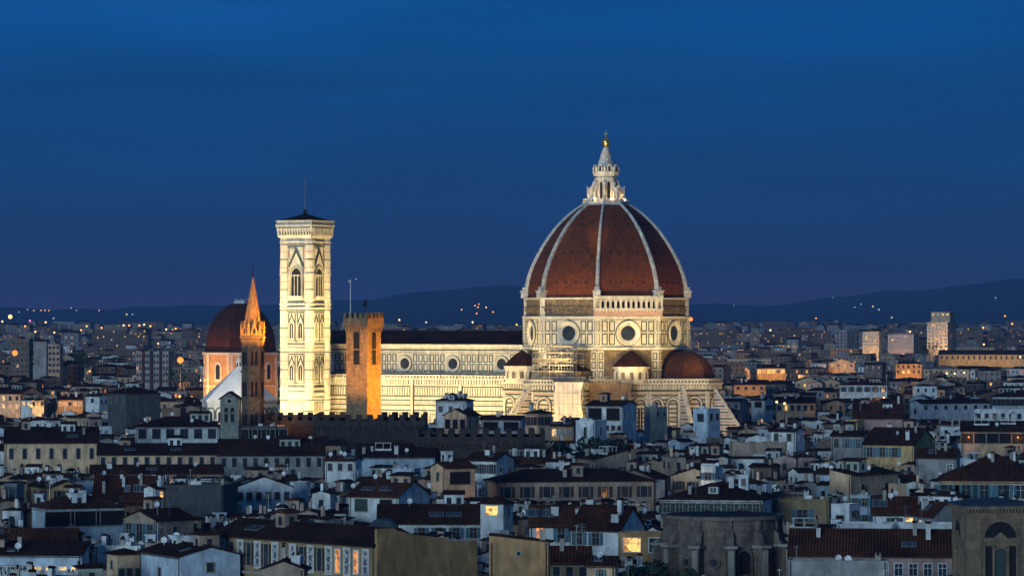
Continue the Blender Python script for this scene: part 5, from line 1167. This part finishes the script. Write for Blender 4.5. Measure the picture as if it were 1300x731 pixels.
for row, py in enumerate(pys):
    Yrow = FOC*(CZ-20.5)/(py-HY); px = -30 + rnd.uniform(0,40)
    while px < 1330:
        Y = Yrow*rnd.uniform(.985,1.015); th = rnd.choice([R(rnd.uniform(12,34)), R(rnd.uniform(12,34)), R(rnd.uniform(55,74)), R(rnd.uniform(2,10))])
        L = rnd.uniform(5,10.5); D = rnd.uniform(5,8.5); ze = rnd.choice([rnd.uniform(18,22.5), rnd.uniform(19,24.5), rnd.uniform(14,19)])
        roof = rnd.choice(['X','X','X','Y','Y','H','H','F','S']); colk = rnd.choice(cols_)
        wpx = (L*math.cos(th)+D*math.sin(th))*FOC/Y; xc = px + L*math.cos(th)*FOC/Y
        Cx = (xc-CX)/FOC*Y; P = plan(Cx, Y, L, D, th); px_next = px + wpx + rnd.uniform(0,8)
        ok = True; rise = {'X': D*.17, 'Y': L*.17, 'H': min(L,D)*.17, 'F': .2, 'S': D*.2}[roof] + (1.6 if L > 5 and D > 5 and roof != 'F' else 0)
        for k in KEYS:
            if k[6] > 1240 and Y < 1150: pass
            if k[5] and sat(P, k[5]): ok = False; break
            if k[6] > Y and k[2] > px and k[1] < px+wpx:
                zmax = CZ + (HY-(k[4]-2))/FOC*Y - rise
                if zmax < ze: ze = zmax
        if ok and ze > 5.5 and nf < MAXF:
            for Q in FILL:
                if sat(P, Q): ok = False; break
        if ok and ze > 5.5 and nf < MAXF:
            nf += 1; FILL.append(P)
            st = rnd.choice('gsdcpbsg'); nL = max(1, int(L*math.cos(.2)/rnd.uniform(2.8,4))); nR = max(1, int(D/rnd.uniform(3,4.5)))
            lit = [(rnd.randrange(nL), 0, rnd.choice('la'))] if rnd.random() < .17 else []
            wins = [('L', nL, 2 if rnd.random() < .7 else 1, rnd.uniform(.85,1.2), rnd.uniform(1.3,2.0), rnd.uniform(.6,1.3), st, lit)]
            if rnd.random() < .75: wins.append(('R', nR, 1, rnd.uniform(.8,1.0), rnd.uniform(1.2,1.7), rnd.uniform(.8,2), st, []))
            feat = ' with a lit window' if lit else {'g':' with green shutters','s':' with brown shutters','d':'','c':' with closed shutters','p':' with white framed windows','b':' with blue shutters'}[st]
            cx_, cy_ = (px + wpx/2), HY + (CZ-ze-1)*FOC/Y
            house(filler_label(colk, roof, feat, cx_, cy_), 'house', (Cx, Y), L, D, th, ze, roof, colk, None, wins, 900+nf, rnd.choice([2,3,3,4,5]), 'houses of the old town')
        px = px_next

# ------------------------------------------------------------------ the far city beyond: too many houses to count
FM = [wallm(k) for k in ('white','cream','tan','grey','pink','blue','brown')]; NW = len(FM)
FM += [roofm(0), roofm(1), roofm(2), M_pane, M_lit, M_lit2]
b = MB(); rnd = random.Random(7)
def farhouse(x, Y, L, D, th, ze, roof, m, win, litp):
    ca, sa = math.cos(-th), math.sin(-th)
    def W(px_, py_, z): return (x + px_*ca - py_*sa, Y + px_*sa + py_*ca, z)
    rm_ = NW + rnd.randrange(3)
    b.add([W(-L,0,0),W(0,0,0),W(0,D,0),W(-L,D,0),W(-L,0,ze),W(0,0,ze),W(0,D,ze),W(-L,D,ze)],[(0,1,5,4),(1,2,6,5),(2,3,7,6),(3,0,4,7),(4,5,6,7)],m)
    o = .5; r = .17*(D if roof != 1 else L)
    if roof == 0:
        b.add([W(-L-o,-o,ze+.02),W(o,-o,ze+.02),W(o,D/2,ze+r),W(-L-o,D/2,ze+r),W(-L-o,D+o,ze+.02),W(o,D+o,ze+.02)],[(0,1,2,3),(3,2,5,4)],rm_)
        b.add([W(0,0,ze),W(0,D,ze),W(0,D/2,ze+r-.1)],[(0,1,2)],m)
    elif roof == 1:
        b.add([W(-L-o,-o,ze+.02),W(-L/2,-o,ze+r),W(-L/2,D+o,ze+r),W(-L-o,D+o,ze+.02),W(o,-o,ze+.02),W(o,D+o,ze+.02)],[(0,1,2,3),(1,4,5,2)],rm_)
        b.add([W(-L,0,ze),W(0,0,ze),W(-L/2,0,ze+r-.1)],[(0,1,2)],m)
    elif roof == 2:
        q = min(L,D)/2
        b.add([W(-L-o,-o,ze+.02),W(o,-o,ze+.02),W(o,D+o,ze+.02),W(-L-o,D+o,ze+.02),W(-L+q,D/2,ze+r),W(-q,D/2,ze+r)],[(0,1,5,4),(1,2,5),(2,3,4,5),(3,0,4)],rm_)
    else:
        b.add([W(-L+1,1,ze+.05),W(-1,1,ze+.05),W(-1,D-1,ze+.05),W(-L+1,D-1,ze+.05)],[(0,1,2,3)],NW)
    if win:
        for rr_ in range(min(3, int(ze/3.2)) if ze < 22 else int(ze/3.4)):
            z = ze - 2.6 - rr_*3.3
            if z < 1: break
            n = int(L/2.9)
            for i in range(n):
                u = -L + (i+.5)*L/n; mm = NW+3 if rnd.random() > litp else NW+4+rnd.randrange(2)
                b.add([W(u-.5,-.04,z),W(u+.5,-.04,z),W(u+.5,-.04,z+1.6),W(u-.5,-.04,z+1.6)],[(0,1,2,3)],mm)
            n = int(D/3.3)
            for i in range(n):
                u = (i+.5)*D/n; b.add([W(.04,u-.45,z),W(.04,u+.45,z),W(.04,u+.45,z+1.5),W(.04,u-.45,z+1.5)],[(0,1,2,3)],NW+3 if rnd.random() > litp else NW+5)
    if Y < 2400 and rnd.random() < .36:
        u, v = -L*rnd.uniform(.15,.85), D*rnd.uniform(.2,.5); q = .27; h_ = ze+rnd.uniform(1.6,2.3); b.add([W(u-q,v,ze),W(u+q,v,ze),W(u+q,v+.5,ze),W(u-q,v+.5,ze),W(u-q,v,h_),W(u+q,v,h_),W(u+q,v+.5,h_),W(u-q,v+.5,h_)],[(0,1,5,4),(1,2,6,5),(3,0,4,7),(4,5,6,7)],rnd.choice((0,1,2,4)))
far_plans = [k for k in KEYS if k[6] > 1100]
def gap_pass(y0, y1, step, smin, smax, gap):            # sheds, back wings and yards' houses squeezed between the others
    Y = y0
    while Y < y1:
        x = -690/FOC*Y
        while x < 690/FOC*Y:
            L = rnd.uniform(smin, smax); D = rnd.uniform(smin*.9, smax*.8); th = rnd.choice([R(rnd.uniform(8,36)), R(rnd.uniform(56,80)), 0.02])
            ze = rnd.uniform(15, 23.5); wd = L*math.cos(th)+D*math.sin(th); Cx = x + L*math.cos(th); yy = Y + rnd.uniform(-6,6)
            P = plan(Cx, yy, L, D, th); pa = CX+FOC*x/yy; pb_ = CX+FOC*(x+wd)/yy
            ok = not any(sat(P, k[5]) for k in KEYS) and not any(sat(P, Q) for Q in FILL)
            for k in KEYS:
                if k[6] > yy and k[2] > pa and k[1] < pb_: ze = min(ze, CZ+(HY-(k[4]-1))/FOC*yy - 2.4)
            if ok and ze > 3:
                FILL.append(P); farhouse(Cx, yy, L, D, th, ze, rnd.choice([0,0,1,1,2,3]), rnd.choice([0,0,0,1,2,3,4,5,6,6]), True, .04)
            x += wd*.6 + rnd.uniform(0, gap)
        Y += step
gap_pass(560, 830, 7, 2.6, 4.8, 4)
gap_pass(700, 1320, 11, 3.4, 7.0, 5)
Y = 900.0
while Y < 9000:
    half = 680/FOC*Y; x = -half
    while x < half:
        big = Y > 2100 and rnd.random() < .22
        L = rnd.uniform(6,14) if not big else rnd.uniform(18,42); D = rnd.uniform(6,11)
        th = rnd.choice([R(rnd.uniform(8,36)), R(rnd.uniform(56,80)), 0.02])
        ze = rnd.choice([rnd.uniform(16,21), rnd.uniform(13,18), rnd.uniform(19,24.5)]) if not big else rnd.uniform(19,29)
        if Y > 2200 and not big: ze = rnd.choice([rnd.uniform(17,23), rnd.uniform(21,29)])
        roof = 3 if big else rnd.choice([0,0,1,2,2,3] if Y < 2600 else [0,1,2,3,3])
        if Y > 4200: L *= rnd.uniform(1.0,2.2); D *= 1.5; ze = rnd.choice([rnd.uniform(22,34), rnd.uniform(28,44), rnd.uniform(20,30)]) + (Y-4200)*.0022
        wd = L*math.cos(th)+D*math.sin(th); Cx = x + L*math.cos(th); yy = Y + rnd.uniform(-12,12)
        P = plan(Cx, yy, L, D, th); pa = CX+FOC*x/yy; pb_ = CX+FOC*(x+wd)/yy; ok = True
        for k in KEYS:
            if sat(P, k[5]): ok = False; break
            if k[6] > yy and k[2] > pa and k[1] < pb_: ze = min(ze, CZ+(HY-(k[4]+1))/FOC*yy - 2.6)
        if ok: ok = not any(sat(P, Q) for Q in FILL)
        if ok and ze > 3:
            farhouse(Cx, yy, L, D, th, ze, roof, rnd.choice([0,1,1,2,2,3,4,5,6,6,6] if Y < 1700 else [0,1,2,2,3,3,6,6,6,6,6] if Y < 4200 else [2,3,3,6,6,6,6]), Y < 7000, .07 if Y < 2600 else .10)
        x += wd + rnd.uniform(0, 7) + (0 if Y < 2500 else rnd.uniform(0,14))
    Y += 13 + max(0,Y-1085)*.024 + max(0,Y-5000)*.05
tag(b.build('distant_houses', FM), kind='stuff')

# ------------------------------------------------------------------ trees
def tree(label, px, py, Y, h, wdt, seed, n=420, narrow=False):
    rn = random.Random(seed); p = px2w(px, py, Y); t = thing('tree', label, 'tree', (p.x, Y, 0)); ztop = p.z
    zb_ = ztop - h; b = MB(); b.tube((0,0,0),(0,0,zb_+h*.45),.32,7,0,.12)
    for i in range(6): a = i*1.05; b.tube((0,0,zb_+h*.15+i*.1),(math.cos(a)*wdt*.33,math.sin(a)*wdt*.33,zb_+h*(.45+.06*i)),.11,5,0,.04)
    b.build('trunk', [M_bark], t); b = MB()
    cl_ = [(rn.uniform(-1,1)*wdt*.36, rn.uniform(-1,1)*wdt*.36, zb_+h*rn.uniform(.28,.85), rn.uniform(.16,.3)*wdt) for _ in range(11)]
    for i in range(n):
        c = rn.choice(cl_); d = Vector((rn.gauss(0,1),rn.gauss(0,1),rn.gauss(0,1))).normalized()*c[3]*rn.uniform(.55,1.1)
        q = Vector(c[:3])+d; 
        if narrow: q.x *= .55; q.y *= .55
        s = rn.uniform(.25,.55); u = Vector((rn.gauss(0,1),rn.gauss(0,1),rn.gauss(0,1))).normalized(); v = u.orthogonal().normalized()
        b.add([q-u*s, q+v*s*.7, q+u*s, q-v*s*.7], [(0,1,2,3)])
    b.build('crown', [M_leaf], t)
for i, (lab, px, py, Y, h, wd, nn) in enumerate((('bushy dark tree on the terrace just below the white cube house',748,556,968,5,6,500),('dark round tree right of the white cube house, behind a pale dish',778,558,965,5,7,600),
    ('low spreading tree between the cream turret and white cube, below them',712,561,972,4,6,450),('leafy tree at the bottom edge below the lit kitchen house',812,713,540,4.5,4.5,800),('leafy tree at the bottom edge beside the rotunda foot',838,716,532,4.5,4.6,800),('small dark tree at the foot of the rotunda, rightmost of the bottom trees',872,722,526,3.5,3.6,700),
    ('dark cypress clump by a small lit house far left, left one',103,446,1960,9,9,420),('dark cypress clump by a small lit house far left, right one',117,447,1950,9,10,420),('dark wooded mass of a tree right of the pale tower slabs',222,468,1850,9,12,420),('bare dark tree below the far tower block at right',1180,432,2250,10,14,420))):
    tree(lab, px, py, Y, h, wd, 70+i, nn)

# ------------------------------------------------------------------ street lamps
E = {'o': emit('sodium_globe', (1.0,.36,.06), 2.2), 'w': emit('warm_globe', (1.0,.66,.26), 1.8), 'p': emit('pink_globe', (1.0,.15,.45), 2), 'c': emit('white_globe', (.85,.9,1.0), .8), 'O': emit('bright_sodium', (1.0,.17,.012), 1.9), 'W': emit('bright_warm', (1.0,.68,.20), 1.5)}
LC = {}
def street_lamp(px, py, k, Y=None, r=None, label=None):
    if Y is None:
        if py >= 406: Y = min(4900, FOC*(CZ-25)/(py-HY+1.0)); 
        else:
            Y = 21500.0
            for i in range(200):
                yy = 9200+62*i; X = (px-CX)/FOC*yy
                if HY-(hill_z(X,yy)+7-CZ)*FOC/yy <= py: Y = yy; break
    p = px2w(px, py, Y); r = r or max(.45, min(3.0, .00024*Y)); zb_ = hill_z(p.x, Y)-3
    big = label is not None
    t = thing('street_lamp', label or {'o':'tiny orange street lamp glimmering in the far city','w':'tiny warm white lamp glimmering in the far city','p':'tiny pink lamp glimmering in the far city','c':'tiny cool white lamp glimmering in the far city'}[k], 'street lamp', (p.x, Y, max(0,zb_)), 0, None if big or k in 'p' else {'o':'orange lamps of the far city','w':'warm white lamps of the far city','c':'cool white lamps of the far city'}[k])
    hh = p.z - max(0,zb_); b = MB(); b.tube((0,0,0),(0,0,max(.5,hh-r)),.12,5); b.tube((0,0,max(.4,hh-r*1.1)),(0,0,max(.5,hh-r*.8)),r*.5,6); b.build('mast', [M_metal], t)
    b = MB(); b.sphere((0,0,hh), r, 8); b.build('globe', [E[k]], t, smooth=True)
    return p
for px, py, k in ((35,393,'c'),(43,394,'o'),(52,394,'o'),(57,394,'w'),(62,394,'o'),(90,391,'w'),(97,394,'c'),(126,394,'o'),(161,399,'w'),(168,399,'c'),(38,407,'p'),(68,404,'c'),(58,409,'w'),(24,396,'c'),(3,408,'w'),(110,414,'o'),(103,419,'o'),(129,416,'o'),(157,413,'w'),(164,413,'o'),(177,413,'o'),(183,412,'w'),(191,414,'o'),(211,418,'w'),(219,419,'w'),(223,417,'o'),(82,458,'w'),(85,462,'o'),(80,464,'w'),(45,421,'w'),(69,422,'w'),(32,414,'o'),(114,471,'o'),(201,436,'w'),(207,439,'w'),
      (443,357,'w'),(452,354,'w'),(586,393,'o'),(603,388,'o'),(607,390,'o'),(608,386,'o'),(617,390,'w'),(605,398,'o'),(626,396,'o'),(600,409,'w'),(507,406,'w'),(505,420,'o'),(541,409,'c'),(547,419,'o'),(656,412,'o'),(932,388,'c'),(1057,378,'c'),(1085,390,'c'),(1108,389,'w'),(1116,393,'c'),(1093,386,'c'),(1264,378,'c'),(1232,424,'w'),(1240,421,'w'),(1248,424,'w'),(1248,416,'w'),(1285,411,'o'),(1276,401,'o'),(1155,421,'w'),(1036,404,'o'),(1132,403,'c'),(978,419,'w'),(957,443,'w'),(965,443,'o'),(1249,437,'w'),(1202,474,'w'),(1212,474,'w'),(1224,473,'w'),(1295,453,'w'),(996,512,'w'),(986,510,'w'),(228,503,'o'),(40,515,'o')):
    street_lamp(px, py, k)
for px, py, k, Y, r, lab in ((13,402,'W',3600,2.0,'big pale yellow lamp above the skyline at the far left'),(19,448,'O',1800,1.3,'very bright orange street lamp at the far left, in front of a dark red block'),(229,457,'O',1720,1.4,'very bright orange street lamp just left of the domed chapel'),(877,405,'O',3000,1.5,'orange lamp on the skyline touching the right side of the dome drum')):
    street_lamp(px, py, k, Y, r, lab)
# sodium light spilling over streets hidden between the houses
for px, z, Y, e in ((19,22,1792,9000),(229,24,1712,9000),(877,40,2990,20000),(89,15,1512,5000),(80,15,1514,3000),(1146,13,2720,9500),(1161,13,2720,9500),(968,13,2500,8500),(988,13,2500,8500),(942,12,1866,3600),(960,12,1866,3600),(998,14,1458,2600),(1022,14,1458,2600),(8,12,1626,4000),
                    (1215,14,3440,15000),(1270,14,3440,15000),(1140,22,3280,14000),(1105,22,3400,15000),(1198,28,3680,24000),(1066,13,2770,5500),(215,14,1900,6000),(50,14,2060,7000),(714,12,1012,260),(1000,12,1990,6000),(905,12,1600,3500),(1100,12,2300,8000),(930,12,2100,8000)):
    point(((px-CX)/FOC*Y, Y, z), e, (1.0,.50,.14) if Y < 3000 else (1.0,.66,.34), .6)
rnd = random.Random(99)
for i in range(34):  # added fill lights at random spots, warming the far city
    Y = rnd.uniform(1400, 3600); px = rnd.choice([rnd.uniform(0,250), rnd.uniform(880,1300), rnd.uniform(880,1300)]); point(((px-CX)/FOC*Y, Y, rnd.uniform(12, 20)), rnd.uniform(1500, 5000)*(Y/2000)**2, rnd.choice([(1.0,.48,.13),(1.0,.62,.28)]), .4)
for i in range(26):  # added fill lights between nearer houses, only to make walls glow
    Y = rnd.uniform(700, 1250); px = rnd.uniform(10, 1290); point(((px-CX)/FOC*Y, Y, rnd.uniform(9, 17)), rnd.uniform(150, 600), (1.0,.50,.15), .25)
# ------------------------------------------------------------------ the air
b = MB(); b.box(-6500, 6500, -60, 25000, -1.0, 620)
hz = b.build('haze', []); hm = bpy.data.materials.new('evening_haze'); hm.use_nodes = True; t = hm.node_tree; t.nodes.remove(t.nodes['Principled BSDF'])
pv = t.nodes.new('ShaderNodeVolumePrincipled'); pv.inputs['Color'].default_value = (.13,.29,.62,1); pv.inputs['Density'].default_value = 6e-5; pv.inputs['Anisotropy'].default_value = .0
t.links.new(pv.outputs[0], t.nodes['Material Output'].inputs['Volume']); hz.data.materials.append(hm); tag(hz, kind='stuff')
print('KEYS', len(NAMED), 'FILL', nf, 'objects', len(bpy.data.objects))
